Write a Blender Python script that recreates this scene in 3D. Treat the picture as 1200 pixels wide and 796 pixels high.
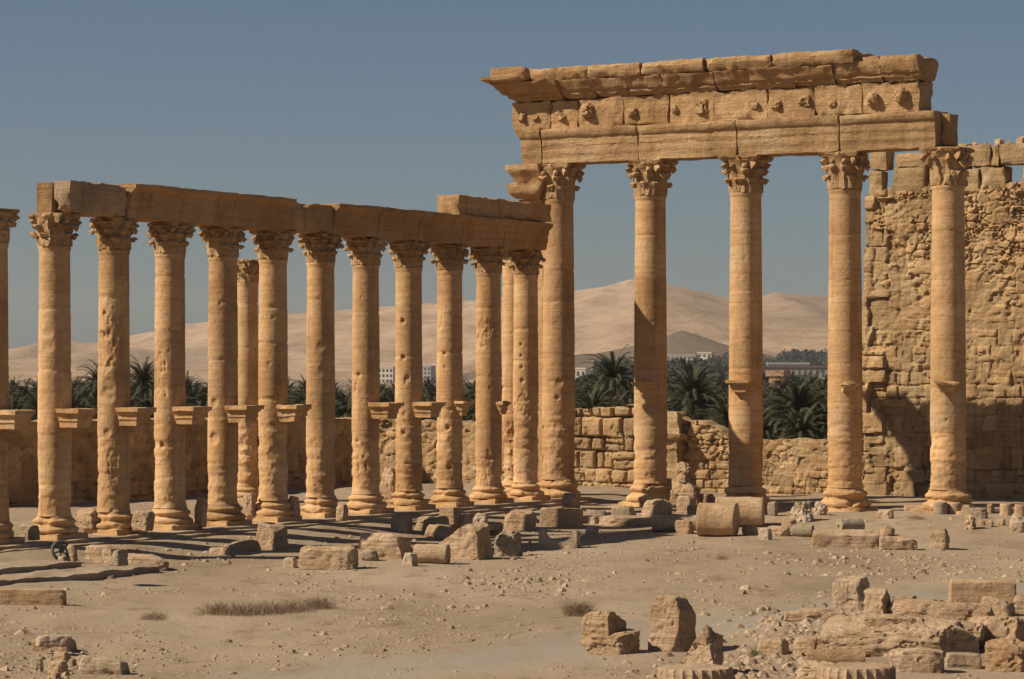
import bpy, math, random
import numpy as np
from mathutils import Vector

for o in list(bpy.data.objects):
    bpy.data.objects.remove(o)
C = bpy.context.scene.collection
S = bpy.context.scene
R_ = math.radians

# ------------------------------------------------------------------ camera, sky, sun, exposure
F = 3250.0                      # focal length in photo pixels (photo 1200 x 796)
CAMZ = 5.8                      # eye height over the court
HOR = 433.0                     # horizon row in the photo
cam_d = bpy.data.cameras.new('camera')
cam = bpy.data.objects.new('camera', cam_d)
C.objects.link(cam)
cam.location = (0, 0, CAMZ)
cam.rotation_euler = (R_(90), 0, 0)
cam_d.sensor_width = 36.0
cam_d.lens = F / 1200 * 36.0
cam_d.shift_y = (HOR - 398) / 1200
cam_d.clip_start = 0.5
cam_d.clip_end = 20000
S.camera = cam

SUN_AZ = 78.5                   # degrees left of the direction from scene to camera
SUN_EL = 41.0
to_sun = Vector((-math.sin(R_(SUN_AZ)) * math.cos(R_(SUN_EL)),
                 -math.cos(R_(SUN_AZ)) * math.cos(R_(SUN_EL)), math.sin(R_(SUN_EL))))
world = bpy.data.worlds.new('World')
S.world = world
world.use_nodes = True
wn = world.node_tree.nodes
wl = world.node_tree.links
wn.clear()
w_out = wn.new('ShaderNodeOutputWorld')
w_bg = wn.new('ShaderNodeBackground')
w_sky = wn.new('ShaderNodeTexSky')
w_sky.sky_type = 'NISHITA'
w_sky.sun_disc = False
w_sky.sun_elevation = R_(SUN_EL)
w_sky.sun_rotation = math.atan2(to_sun.x, to_sun.y)
w_sky.altitude = 400
w_sky.air_density = 0.85
w_sky.dust_density = 1.1
w_sky.ozone_density = 3.0
w_bg.inputs['Strength'].default_value = 0.05
w_tint = wn.new('ShaderNodeMix')
w_tint.data_type = 'RGBA'
w_tint.blend_type = 'MULTIPLY'
w_tint.inputs[0].default_value = 1.0
w_tint.inputs[7].default_value = (.865, .865, .865, 1)
wl.new(w_sky.outputs[0], w_tint.inputs[6])
wl.new(w_tint.outputs[2], w_bg.inputs['Color'])
wl.new(w_bg.outputs[0], w_out.inputs['Surface'])

sun_d = bpy.data.lights.new('sun', 'SUN')
sun_d.energy = 5.0
sun_d.angle = R_(0.53)
sun_d.color = (1.0, 0.895, 0.735)
sun = bpy.data.objects.new('sun', sun_d)
C.objects.link(sun)
sun.location = (-40, 60, 60)
sun.rotation_euler = (-to_sun).to_track_quat('-Z', 'Y').to_euler()

S.view_settings.view_transform = 'Standard'
S.view_settings.look = 'None'
S.view_settings.exposure = 0.24
S.view_settings.gamma = 1.0
S.view_settings.use_curve_mapping = False
S.render.engine = 'CYCLES'
S.cycles.use_denoising = True
S.cycles.max_bounces = 5
S.cycles.volume_bounces = 0

# ------------------------------------------------------------------ noise
def _h(ix, iy, iz, seed):
    h = (ix * 374761393 + iy * 668265263 + iz * 1440662683 + seed * 974711) & 0xffffffff
    h = ((h ^ (h >> 13)) * 1274126177) & 0xffffffff
    h = ((h ^ (h >> 15)) * 2246822519) & 0xffffffff
    h = h ^ (h >> 16)
    return h.astype(np.float64) / 0xffffffff * 2 - 1

def vnoise(P, seed=0):
    P = np.asarray(P, float)
    i = np.floor(P).astype(np.int64)
    f = P - i
    f = f * f * f * (f * (f * 6 - 15) + 10)
    r = 0
    for dx in (0, 1):
        wx = f[:, 0] if dx else 1 - f[:, 0]
        for dy in (0, 1):
            wy = f[:, 1] if dy else 1 - f[:, 1]
            for dz in (0, 1):
                wz = f[:, 2] if dz else 1 - f[:, 2]
                r = r + wx * wy * wz * _h(i[:, 0] + dx, i[:, 1] + dy, i[:, 2] + dz, seed)
    return r

def fbm(P, octv=4, seed=0, gain=0.5):
    P = np.asarray(P, float)
    a, s, r = 1.0, 0.0, 0
    for k in range(octv):
        r = r + a * vnoise(P * (2.03 ** k) + 17.3 * k, seed + k * 31)
        s += a
        a *= gain
    return r / s * 1.4

def sstep(a, b, x):
    t = np.clip((x - a) / (b - a), 0, 1)
    return t * t * (3 - 2 * t)

def vor2(u, v, seed=0):
    iu, iv = np.floor(u).astype(np.int64), np.floor(v).astype(np.int64)
    f1 = np.full(u.shape, 9.0)
    f2 = np.full(u.shape, 9.0)
    idr = np.zeros(u.shape)
    z = np.zeros_like(iu)
    for du in (-1, 0, 1):
        for dv in (-1, 0, 1):
            cu = iu + du
            cv = iv + dv
            pu = cu + .5 + .45 * _h(cu, cv, z, seed)
            pv = cv + .5 + .45 * _h(cu, cv, z + 1, seed)
            d = np.hypot(pu - u, pv - v)
            rid = _h(cu, cv, z + 2, seed)
            near = d < f1
            f2 = np.where(near, f1, np.minimum(f2, d))
            idr = np.where(near, rid, idr)
            f1 = np.where(near, d, f1)
    return f1, f2, idr

# ------------------------------------------------------------------ materials
def nodes_of(name):
    m = bpy.data.materials.new(name)
    m.use_nodes = True
    nt = m.node_tree
    nt.nodes.clear()
    out = nt.nodes.new('ShaderNodeOutputMaterial')
    b = nt.nodes.new('ShaderNodeBsdfPrincipled')
    b.inputs['Roughness'].default_value = .92
    b.inputs['Specular IOR Level'].default_value = .15
    nt.links.new(b.outputs[0], out.inputs[0])
    return m, nt, b

def noise_node(nt, vec, scale, detail=6, rough=.6):
    n = nt.nodes.new('ShaderNodeTexNoise')
    n.inputs['Scale'].default_value = scale
    n.inputs['Detail'].default_value = detail
    n.inputs['Roughness'].default_value = rough
    nt.links.new(vec, n.inputs['Vector'])
    return n.outputs[0]

def ramp(nt, fac, stops):
    r = nt.nodes.new('ShaderNodeValToRGB')
    e = r.color_ramp.elements
    while len(e) < len(stops):
        e.new(.5)
    for k, (p, c) in enumerate(stops):
        e[k].position = p
        e[k].color = (c[0], c[1], c[2], 1)
    nt.links.new(fac, r.inputs[0])
    return r.outputs[0]

def mix(nt, kind, fac, a, b):
    m = nt.nodes.new('ShaderNodeMix')
    m.data_type = 'RGBA'
    m.blend_type = kind
    for sock, val in ((m.inputs[0], fac), (m.inputs[6], a), (m.inputs[7], b)):
        if isinstance(val, (int, float)):
            sock.default_value = val
        elif isinstance(val, tuple):
            sock.default_value = (*val, 1)
        else:
            nt.links.new(val, sock)
    return m.outputs[2]

def stone_mat(name, dark, mid, light, bump=.5, stain=.5, scale=1.0, tint=True, strata=.35):
    m, nt, b = nodes_of(name)
    geo = nt.nodes.new('ShaderNodeNewGeometry').outputs['Position']
    big = noise_node(nt, geo, .55 * scale, 5, .6)
    col = ramp(nt, big, [(.3, dark), (.52, mid), (.72, light)])
    # horizontal bedding of the limestone
    mp = nt.nodes.new('ShaderNodeMapping')
    mp.inputs['Scale'].default_value = (.35, .35, 5.0)
    nt.links.new(geo, mp.inputs[0])
    bed = noise_node(nt, mp.outputs[0], 1.3 * scale, 5, .65)
    col = mix(nt, 'MULTIPLY', strata, col, ramp(nt, bed, [(.3, (.62, .55, .48)), (.55, (1, 1, 1)), (.75, (1.0, .98, .93))]))
    fine = noise_node(nt, geo, 9 * scale, 8, .7)
    col = mix(nt, 'MULTIPLY', .55, col, ramp(nt, fine, [(.3, (.55, .5, .45)), (.5, (1, 1, 1)), (.8, (1.0, 1.0, .97))]))
    st = noise_node(nt, geo, 1.7 * scale, 6, .7)
    col = mix(nt, 'MIX', ramp(nt, st, [(.58, (0, 0, 0)), (.75, (stain, stain, stain))]), col, (light[0] * 1.05, light[1] * 1.1, light[2] * 1.25))
    pt = noise_node(nt, geo, 2.6 * scale, 7, .75)
    col = mix(nt, 'MIX', ramp(nt, pt, [(.26, (.42, .42, .42)), (.42, (0, 0, 0))]), col, (dark[0] * .55, dark[1] * .5, dark[2] * .48))
    ms = nt.nodes.new('ShaderNodeMapping')
    ms.inputs['Scale'].default_value = (2.4, 2.4, .22)
    nt.links.new(geo, ms.inputs[0])
    col = mix(nt, 'MULTIPLY', .5, col, ramp(nt, noise_node(nt, ms.outputs[0], 1.0, 5, .65), [(.34, (.60, .55, .50)), (.48, (1, 1, 1)), (.7, (1, 1, 1))]))
    if tint:
        at = nt.nodes.new('ShaderNodeAttribute')
        at.attribute_name = 'tint'
        col = mix(nt, 'MULTIPLY', 1.0, col, at.outputs['Color'])
    nt.links.new(col, b.inputs['Base Color'])
    n1 = noise_node(nt, geo, 5 * scale, 9, .7)
    n2 = noise_node(nt, geo, 26 * scale, 5, .7)
    ad = nt.nodes.new('ShaderNodeMath')
    ad.operation = 'MULTIPLY_ADD'
    nt.links.new(n2, ad.inputs[0])
    ad.inputs[1].default_value = .35
    nt.links.new(n1, ad.inputs[2])
    ad2 = nt.nodes.new('ShaderNodeMath')
    ad2.operation = 'MULTIPLY_ADD'
    nt.links.new(bed, ad2.inputs[0])
    ad2.inputs[1].default_value = .7
    nt.links.new(ad.outputs[0], ad2.inputs[2])
    bp = nt.nodes.new('ShaderNodeBump')
    bp.inputs['Strength'].default_value = bump
    bp.inputs['Distance'].default_value = .09
    nt.links.new(ad2.outputs[0], bp.inputs['Height'])
    nt.links.new(bp.outputs[0], b.inputs['Normal'])
    return m

M_COL = stone_mat('column_limestone', (.42, .245, .108), (.55, .338, .162), (.62, .42, .235), .42, .4, strata=.5)
M_ENT = stone_mat('entablature_limestone', (.37, .222, .102), (.50, .31, .152), (.59, .40, .225), 1.0, .3)
M_WALL = stone_mat('masonry_limestone', (.34, .215, .105), (.46, .303, .155), (.55, .39, .22), .95, .35)
M_ROCK = stone_mat('fallen_limestone', (.43, .28, .155), (.56, .382, .235), (.65, .475, .32), 1.0, .5, 1.6)
M_PALE = stone_mat('pale_limestone', (.43, .315, .20), (.55, .415, .285), (.64, .505, .375), .9, .6, 1.6)
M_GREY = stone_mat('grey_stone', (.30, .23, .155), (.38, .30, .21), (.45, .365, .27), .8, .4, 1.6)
M_STEP = stone_mat('step_limestone', (.35, .25, .16), (.44, .325, .215), (.52, .395, .275), .7, .4)

def ground_mat():
    m, nt, b = nodes_of('dusty_ground')
    geo = nt.nodes.new('ShaderNodeNewGeometry').outputs['Position']
    mp = nt.nodes.new('ShaderNodeMapping')
    mp.inputs['Scale'].default_value = (1, .55, 1)
    nt.links.new(geo, mp.inputs[0])
    v = mp.outputs[0]
    col = ramp(nt, noise_node(nt, v, .16, 6, .6), [(.3, (.275, .20, .13)), (.5, (.345, .258, .172)), (.7, (.40, .308, .215))])
    med = noise_node(nt, v, 1.3, 8, .7)
    col = mix(nt, 'MULTIPLY', .8, col, ramp(nt, med, [(.34, (.66, .60, .54)), (.47, (1, 1, 1)), (.72, (1.0, 1.0, 1.0))]))
    fine = noise_node(nt, geo, 11, 6, .8)
    col = mix(nt, 'MULTIPLY', .8, col, ramp(nt, fine, [(.32, (.5, .45, .4)), (.5, (1, 1, 1)), (.75, (1, 1, 1))]))
    grain = noise_node(nt, geo, 34, 4, .8)
    col = mix(nt, 'MULTIPLY', .9, col, ramp(nt, grain, [(.34, (.62, .58, .54)), (.48, (1, 1, 1)), (.60, (1, 1, 1)), (.72, (1.35, 1.33, 1.3))]))
    at = nt.nodes.new('ShaderNodeAttribute')
    at.attribute_name = 'track'
    tr = nt.nodes.new('ShaderNodeMath')
    tr.operation = 'MULTIPLY'
    nt.links.new(at.outputs['Fac'], tr.inputs[0])
    nt.links.new(ramp(nt, med, [(.3, (.45,) * 3), (.6, (1,) * 3)]), tr.inputs[1])
    col = mix(nt, 'MIX', tr.outputs[0], col, mix(nt, 'MULTIPLY', .6, (.315, .265, .205), ramp(nt, fine, [(.3, (.6, .58, .55)), (.55, (1, 1, 1))])))
    nt.links.new(col, b.inputs['Base Color'])
    b.inputs['Roughness'].default_value = .97
    b.inputs['Specular IOR Level'].default_value = .05
    bp = nt.nodes.new('ShaderNodeBump')
    bp.inputs['Strength'].default_value = .55
    bp.inputs['Distance'].default_value = .06
    ad = nt.nodes.new('ShaderNodeMath')
    ad.operation = 'MULTIPLY_ADD'
    nt.links.new(fine, ad.inputs[0])
    ad.inputs[1].default_value = .5
    nt.links.new(med, ad.inputs[2])
    nt.links.new(ad.outputs[0], bp.inputs['Height'])
    nt.links.new(bp.outputs[0], b.inputs['Normal'])
    return m
M_GROUND = ground_mat()

def hill_mat():
    m, nt, b = nodes_of('sandy_hills')
    geo = nt.nodes.new('ShaderNodeNewGeometry').outputs['Position']
    col = ramp(nt, noise_node(nt, geo, .0035, 7, .6), [(.3, (.40, .265, .16)), (.5, (.49, .335, .21)), (.7, (.56, .405, .27))])
    col = mix(nt, 'MULTIPLY', .55, col, ramp(nt, noise_node(nt, geo, .03, 8, .75), [(.36, (.5, .45, .41)), (.55, (1, 1, 1))]))
    col = mix(nt, 'MULTIPLY', .5, col, ramp(nt, noise_node(nt, geo, .011, 9, .8), [(.38, (.55, .5, .45)), (.56, (1, 1, 1))]))
    at = nt.nodes.new('ShaderNodeAttribute')
    at.attribute_name = 'track'
    col = mix(nt, 'MIX', at.outputs['Fac'], col, (.15, .105, .068))
    nt.links.new(col, b.inputs['Base Color'])
    bp = nt.nodes.new('ShaderNodeBump')
    bp.inputs['Strength'].default_value = .6
    bp.inputs['Distance'].default_value = 14
    nt.links.new(noise_node(nt, geo, .02, 9, .75), bp.inputs['Height'])
    nt.links.new(bp.outputs[0], b.inputs['Normal'])
    b.inputs['Specular IOR Level'].default_value = 0
    return m
M_HILL = hill_mat()

def flat_mat(name, c, var=.35, scale=6, rough=.8, metal=0):
    m, nt, b = nodes_of(name)
    geo = nt.nodes.new('ShaderNodeNewGeometry').outputs['Position']
    d = tuple(x * (1 - var) for x in c)
    l = tuple(min(1, x * (1 + var * .6)) for x in c)
    nt.links.new(ramp(nt, noise_node(nt, geo, scale, 5, .65), [(.3, d), (.7, l)]), b.inputs['Base Color'])
    b.inputs['Roughness'].default_value = rough
    b.inputs['Metallic'].default_value = metal
    return m

def leaf_mat(name, c, scale):
    m, nt, b = nodes_of(name)
    geo = nt.nodes.new('ShaderNodeNewGeometry').outputs['Position']
    n = noise_node(nt, geo, scale, 4, .7)
    nt.links.new(ramp(nt, n, [(.3, tuple(x * .55 for x in c)), (.5, c), (.75, tuple(x * 1.6 for x in c))]), b.inputs['Base Color'])
    b.inputs['Roughness'].default_value = .8
    b.inputs['Specular IOR Level'].default_value = .08
    return m
M_FROND = leaf_mat('palm_frond', (.066, .064, .036), .9)
M_TRUNK = flat_mat('palm_trunk', (.13, .09, .06), .5, 5)
M_WOOD = leaf_mat('far_tree_leaves', (.045, .047, .028), .3)
M_DRY = flat_mat('dry_twigs', (.30, .21, .13), .4, 14)
M_PLASTER = flat_mat('cream_plaster', (.58, .50, .40), .1, .2)
M_PLASTER2 = flat_mat('grey_plaster', (.36, .33, .30), .15, .2)
M_DARKWIN = flat_mat('dark_window', (.07, .065, .06), .2, 3, .4)
M_RUIN = flat_mat('reddish_masonry', (.36, .22, .13), .35, 1)
M_BROWNB = flat_mat('dark_brown_render', (.15, .115, .085), .2, .5)
M_ROOFL = flat_mat('pale_metal_roof', (.42, .42, .42), .1, .5, .5)
M_WHEEL = flat_mat('weathered_dark_iron', (.12, .115, .105), .4, 9, .7)

# ------------------------------------------------------------------ mesh plumbing
def mk(name, V, Fc, mat, parent=None, loc=None, tint=None, sharp=40, attr=None):
    """One mesh object from world-space vertices; loc is the object's base (top-level) ."""
    V = np.asarray(V, float)
    if parent is not None:
        base = np.array(parent['_b'])
        if parent.type == 'MESH' or True:
            pass
    else:
        base = np.array(loc if loc is not None else (0, 0, 0), float)
    me = bpy.data.meshes.new(name)
    me.from_pydata((V - base).tolist(), [], [tuple(map(int, f)) for f in Fc])
    me.update()
    if sharp is None:
        me.shade_flat()
    else:
        me.shade_smooth()
        if sharp < 180:
            me.set_sharp_from_angle(angle=R_(sharp))
    a = me.color_attributes.new('tint', 'FLOAT_COLOR', 'POINT')
    n = len(V)
    t = np.ones((n, 4))
    if tint is not None:
        t[:, :3] = tint
    a.data.foreach_set('color', t.ravel())
    if attr is not None:
        b = me.attributes.new('track', 'FLOAT', 'POINT')
        b.data.foreach_set('value', np.asarray(attr, float))
    me.materials.append(mat)
    o = bpy.data.objects.new(name, me)
    C.objects.link(o)
    o['_b'] = tuple(float(x) for x in base)
    if parent is not None:
        o.parent = parent
    else:
        o.location = base
    return o

def empty(name, loc):
    o = bpy.data.objects.new(name, None)
    o.empty_display_size = .3
    C.objects.link(o)
    o.location = loc
    o['_b'] = tuple(float(x) for x in loc)
    return o

def tag(o, label=None, cat=None, group=None, kind=None):
    if label: o['label'] = label
    if cat: o['category'] = cat
    if group: o['group'] = group
    if kind: o['kind'] = kind
    return o

def join(parts):
    Vs, Fs, n = [], [], 0
    for V, Fc in parts:
        Vs.append(np.asarray(V, float))
        Fs += [tuple(i + n for i in f) for f in Fc]
        n += len(V)
    return np.vstack(Vs), Fs

def rot(V, rz=0, rx=0, ry=0):
    V = np.asarray(V, float)
    if rx:
        c, s = math.cos(rx), math.sin(rx)
        V = V @ np.array([[1, 0, 0], [0, c, s], [0, -s, c]])
    if ry:
        c, s = math.cos(ry), math.sin(ry)
        V = V @ np.array([[c, 0, -s], [0, 1, 0], [s, 0, c]])
    if rz:
        c, s = math.cos(rz), math.sin(rz)
        V = V @ np.array([[c, s, 0], [-s, c, 0], [0, 0, 1]])
    return V

# ------------------------------------------------------------------ plan of the place
DU = np.array([.5, .866])        # along the left row, going away
DW = np.array([.866, -.5])       # from the left row out into the court (also along the right row)
DB = np.array([-.5, -.866])      # from the right row out into the court
C1 = np.array([-14.1, 85.5])     # first free-standing column of the left row
P0 = np.array([1.9, 113.0])      # corner column of the right row
SL, SR = 2.93, 4.2               # column spacing of either row
ROT_L, ROT_R = R_(60), R_(-30)
GW = 11.5                        # outer wall behind the right row
GL = 15.5                        # outer wall behind the left row

def Lp(u, w, z=0): p = C1 + u * DU + w * DW; return np.array([p[0], p[1], z])
def Rp(a, b, z=0): p = P0 + a * DW + b * DB; return np.array([p[0], p[1], z])
def uw(x, y):
    rx, ry = x - C1[0], y - C1[1]
    return rx * DU[0] + ry * DU[1], rx * DW[0] + ry * DW[1]
def ab(x, y):
    rx, ry = x - P0[0], y - P0[1]
    return rx * DW[0] + ry * DW[1], rx * DB[0] + ry * DB[1]
def u_px(px, w=.65):
    k = (px - 600) / F
    q = C1 + w * DW
    return (k * q[1] - q[0]) / (DU[0] - k * DU[1])
def a_px(px, b=.7):
    k = (px - 600) / F
    q = P0 + b * DB
    return (k * q[1] - q[0]) / (DW[0] - k * DW[1])

TRK = [(-10, 46), (0.5, 56.5), (5, 63), (10, 69.5), (15, 74), (24, 80), (40, 88)]
def track_d(x, y):
    d = np.full(np.shape(x), 99.0)
    for (x0, y0), (x1, y1) in zip(TRK[:-1], TRK[1:]):
        dx, dy = x1 - x0, y1 - y0
        t = np.clip(((x - x0) * dx + (y - y0) * dy) / (dx * dx + dy * dy), 0, 1)
        d = np.minimum(d, np.hypot(x - x0 - t * dx, y - y0 - t * dy))
    return d

def ground_z(x, y):
    x = np.atleast_1d(np.asarray(x, float))
    y = np.atleast_1d(np.asarray(y, float))
    u, w = uw(x, y)
    a, b = ab(x, y)
    z = .08 * sstep(8, 4, w) + .30 * sstep(4.6, 1.7, w) + .08 * sstep(1.2, .2, w)
    z = np.maximum(z, .36 * sstep(9, 1.2, b))
    P = np.stack([x, y, 0 * x], 1)
    near = sstep(260, 120, np.hypot(x, y))
    d = track_d(x, y)
    z = z + near * (.10 * fbm(P * .12, 3, 5) + .045 * fbm(P * .7, 3, 9) * sstep(1.0, 3.0, d))
    z = z - .05 * sstep(2.2, .6, d) * near
    # rubble mound bottom right
    z = z + .45 * np.exp(-(((x - 10.5) / 4.5) ** 2 + ((y - 60.5) / 5.5) ** 2))
    out = np.maximum(sstep(-GL - 1.5, -GL - 7, w), sstep(-GW - 1.5, -GW - 7, b))
    z = z * (1 - out) - 3.6 * out
    return z

def gz(x, y): return float(ground_z(x, y)[0])

def spot(px, py):
    Y = 80.0
    for _ in range(25):
        X = (px - 600) / F * Y
        z = gz(X, Y)
        Y = .5 * Y + .5 * (CAMZ - z) * F / (py - HOR)
    return (px - 600) / F * Y, Y

# ------------------------------------------------------------------ ground, hills
def axis(lo, hi, step, far_lo, far_hi):
    a = list(np.arange(lo, hi + 1e-6, step))
    s, v = step, hi
    while v < far_hi:
        s *= 1.25
        v += s
        a.append(v)
    s, v = step, lo
    pre = []
    while v > far_lo:
        s *= 1.25
        v -= s
        pre.append(v)
    return np.array(pre[::-1] + a)

def grid_faces(nx, ny):
    i = np.arange(nx - 1)[:, None] * ny + np.arange(ny - 1)[None, :]
    i = i.ravel()
    return np.stack([i, i + ny, i + ny + 1, i + 1], 1)

xs = axis(-26, 26, .22, -2500, 2500)
ys = axis(44, 124, .3, -200, 4200)
GX, GY = np.meshgrid(xs, ys, indexing='ij')
gx, gy = GX.ravel(), GY.ravel()
tr = sstep(2.6, .8, track_d(gx, gy) + .8 * fbm(np.stack([gx, gy, 0 * gx], 1) * .5, 3, 3))
mk('ground', np.stack([gx, gy, ground_z(gx, gy)], 1), grid_faces(len(xs), len(ys)), M_GROUND, sharp=180, attr=tr)['kind'] = 'structure'

RIDGE = [(-500, 425), (-100, 420), (0, 414), (60, 408), (110, 404), (170, 392), (220, 380), (290, 371), (350, 367),
         (440, 359), (560, 353), (620, 351), (670, 341), (700, 334), (735, 328), (765, 334), (800, 341), (850, 349),
         (880, 344), (920, 345), (970, 350), (1100, 362), (1500, 400)]
SPURS = [([(-1500, 3600, 2), (-900, 3500, 10), (-620, 3420, 27), (-510, 3420, 40), (-400, 3400, 62), (-300, 3400, 72), (-160, 3380, 84), (-30, 3350, 90), (70, 3320, 98), (135, 3300, 113), (205, 3380, 104), (265, 3500, 96)], .30),
         ([(250, 3500, 93), (300, 3300, 97), (375, 3350, 93), (430, 3400, 90), (800, 3600, 50)], .30),
         ([(135, 3300, 113), (175, 3000, 70), (235, 2700, 28), (270, 2550, 6)], .34),
         ([(135, 3300, 113), (50, 3000, 64), (-10, 2700, 24), (-40, 2550, 4)], .32),
         ([(300, 3300, 97), (335, 2950, 52), (400, 2600, 16)], .34),
         ([(380, 3350, 93), (450, 2950, 44), (480, 2650, 12)], .34),
         ([(-30, 3350, 78), (-110, 3000, 40), (-150, 2750, 12)], .30),
         ([(-300, 3400, 72), (-330, 3000, 36), (-380, 2700, 8)], .28),
         ([(-560, 3420, 44), (-560, 3000, 18)], .26)]
def hills():
    X = np.arange(-1500, 1500, 11.0)
    Y = np.arange(2150, 4300, 15.0)
    A, B = np.meshgrid(X, Y, indexing='ij')
    x, y = A.ravel(), B.ravel()
    px = x / y * F + 600
    rp = np.array(RIDGE, float)
    rz = (HOR - np.interp(x / 3300 * F + 600, rp[:, 0], rp[:, 1])) * 3300 / F + CAMZ + 4
    P = np.stack([x, y, 0 * x], 1)
    up = sstep(2250, 3300, y + 160 * fbm(P * .0022, 3, 11))
    up = up ** 1.25
    down = 1 - .8 * sstep(3320, 4300, y)
    fold = fbm(P * np.array([.0042, .0016, 1]), 4, 21)
    z = -4 + rz * up * down + 9 * fold * np.sin(np.clip(up, 0, 1) * math.pi) + 2.5 * fbm(P * .013, 4, 8) * up + 16 * (.35 - np.abs(fbm(P * np.array([.0065, .0022, 1]) + 3, 4, 55))) * np.sin(np.clip(up, 0, 1) * math.pi) * sstep(.02, .2, up)
    def spur(pts, slope):
        best = np.full_like(x, -99.0)
        wx = x + 26 * fbm(P * .006, 4, 91)
        wy = y + 40 * fbm(P * .005, 4, 92)
        for (x0, y0, h0), (x1, y1, h1) in zip(pts[:-1], pts[1:]):
            dx, dy = x1 - x0, y1 - y0
            t = np.clip(((wx - x0) * dx + (wy - y0) * dy) / (dx * dx + dy * dy), 0, 1)
            d = np.hypot(wx - x0 - t * dx, (wy - y0 - t * dy) * .8)
            best = np.maximum(best, h0 + (h1 - h0) * t - slope * d)
        return best
    z = -4 + (z + 4) * .74
    for pts, sl in SPURS:
        q = spur(pts, sl)
        m = np.clip(.5 + .5 * (q - z) / 9, 0, 1)
        z = z * (1 - m) + q * m + 9 * m * (1 - m)
    # small dark cone in front, right of the middle
    dark = np.zeros_like(x)
    for cx, cy, h, rx, ry in ((150, 2450, 44, 150, 190), (60, 2450, 27, 130, 150), (330, 2350, 23, 130, 150)):
        r = np.hypot((x - cx) / rx, (y - cy) / ry)
        c = h * np.clip(1 - r, 0, 1) ** .9 * (1 + .25 * fbm(P * .012, 4, 33))
        z2 = -4 + c
        m = z2 > z
        dark = np.where(m & (c > .6), .95, dark)
        z = np.where(m, z2, z)
    band = sstep(.1, .5, fbm(P * np.array([.003, .0016, 1]), 4, 77)) * .35 * sstep(.1, .4, up)
    mk('hills', np.stack([x, y, z], 1), grid_faces(len(X), len(Y)), M_HILL, sharp=180, attr=np.maximum(dark, band))['kind'] = 'structure'
hills()

# ------------------------------------------------------------------ stone builders
def sweep_rect(L, D, levels, flags='', ds=.12, fx=None):
    """Stacked rectangles (x along, -y front); levels = (z, out); flags f/b/l/r say which sides take the out."""
    lv = [levels[0]]
    for z, o in levels[1:]:
        z0, o0 = lv[-1]
        n = max(1, int(math.hypot(z - z0, o - o0) / ds))
        for k in range(1, n + 1):
            lv.append((z0 + (z - z0) * k / n, o0 + (o - o0) * k / n))
    nL, nD = max(2, int(L / ds)), max(2, int(D / ds))
    V, Fc = [], []
    nr = 2 * (nL + nD)
    tl, td = np.linspace(0, 1, nL + 1), np.linspace(0, 1, nD + 1)
    def corners(o):
        return (-L / 2 - o * ('l' in flags), L / 2 + o * ('r' in flags),
                -D / 2 - o * ('f' in flags), D / 2 + o * ('b' in flags))
    for z, o in lv:
        x0, x1, y0, y1 = corners(o)
        V += [(x0 + (x1 - x0) * t, y0, z) for t in tl[:-1]]
        V += [(x1, y0 + (y1 - y0) * t, z) for t in td[:-1]]
        V += [(x1 + (x0 - x1) * t, y1, z) for t in tl[:-1]]
        V += [(x0, y1 + (y0 - y1) * t, z) for t in td[:-1]]
    for i in range(len(lv) - 1):
        for j in range(nr):
            k = (j + 1) % nr
            Fc.append((i * nr + j, i * nr + k, (i + 1) * nr + k, (i + 1) * nr + j))
    for lev, flip in ((len(lv) - 1, False), (0, True)):
        z, o = lv[lev]
        x0, x1, y0, y1 = corners(o)
        idx = np.zeros((nL + 1, nD + 1), int)
        for i in range(nL + 1):
            for j in range(nD + 1):
                if j == 0: r = i
                elif i == nL: r = nL + j
                elif j == nD: r = nL + nD + (nL - i)
                elif i == 0: r = 2 * nL + nD + (nD - j)
                else:
                    V.append((x0 + (x1 - x0) * tl[i], y0 + (y1 - y0) * td[j], z))
                    idx[i, j] = len(V) - 1
                    continue
                idx[i, j] = lev * nr + r % nr
        for i in range(nL):
            for j in range(nD):
                q = (idx[i, j], idx[i + 1, j], idx[i + 1, j + 1], idx[i, j + 1])
                Fc.append(q[::-1] if flip else q)
    return np.array(V, float), Fc

def rough(V, seed, amp=.03, freq=1.6, octv=4, edge=0.0, er=.12, zf=1.0):
    """Weathering in local space: edge wear towards the middle, then vector noise."""
    V = np.array(V, float)
    off = seed * 7.31
    if edge:
        mn, mx = V.min(0), V.max(0)
        c = (mn + mx) / 2
        d = np.sort(np.minimum(V - mn, mx - V), axis=1)
        k = np.exp(-(d[:, 1] / er) ** 2) * np.exp(-(d[:, 0] / er) ** 2)
        w = np.clip(fbm(V * 1.3 + off, 3, seed + 3) + .35, 0, 2) * edge
        dirn = c - V
        dirn[:, 0] *= .25 if (mx - mn)[0] > 2 * (mx - mn)[2] else 1
        dirn /= (np.linalg.norm(dirn, axis=1)[:, None] + 1e-9)
        V += dirn * (k * w)[:, None]
    Q = V * np.array([freq, freq, freq * zf]) + off
    N = np.stack([fbm(Q + s, octv, seed + int(s)) for s in (0, 41, 83)], 1)
    return V + N * amp

def lathe(prof, segs=48, cap=True):
    """prof: list of (z, r) bottom to top."""
    th = np.linspace(0, 2 * math.pi, segs, endpoint=False)
    V = np.concatenate([np.stack([r * np.cos(th), r * np.sin(th), np.full(segs, z)], 1) for z, r in prof])
    Fc = []
    for i in range(len(prof) - 1):
        for j in range(segs):
            k = (j + 1) % segs
            Fc.append((i * segs + j, i * segs + k, (i + 1) * segs + k, (i + 1) * segs + j))
    if cap:
        Fc.append(tuple(range(segs))[::-1])
        Fc.append(tuple((len(prof) - 1) * segs + j for j in range(segs)))
    return V, Fc

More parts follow.
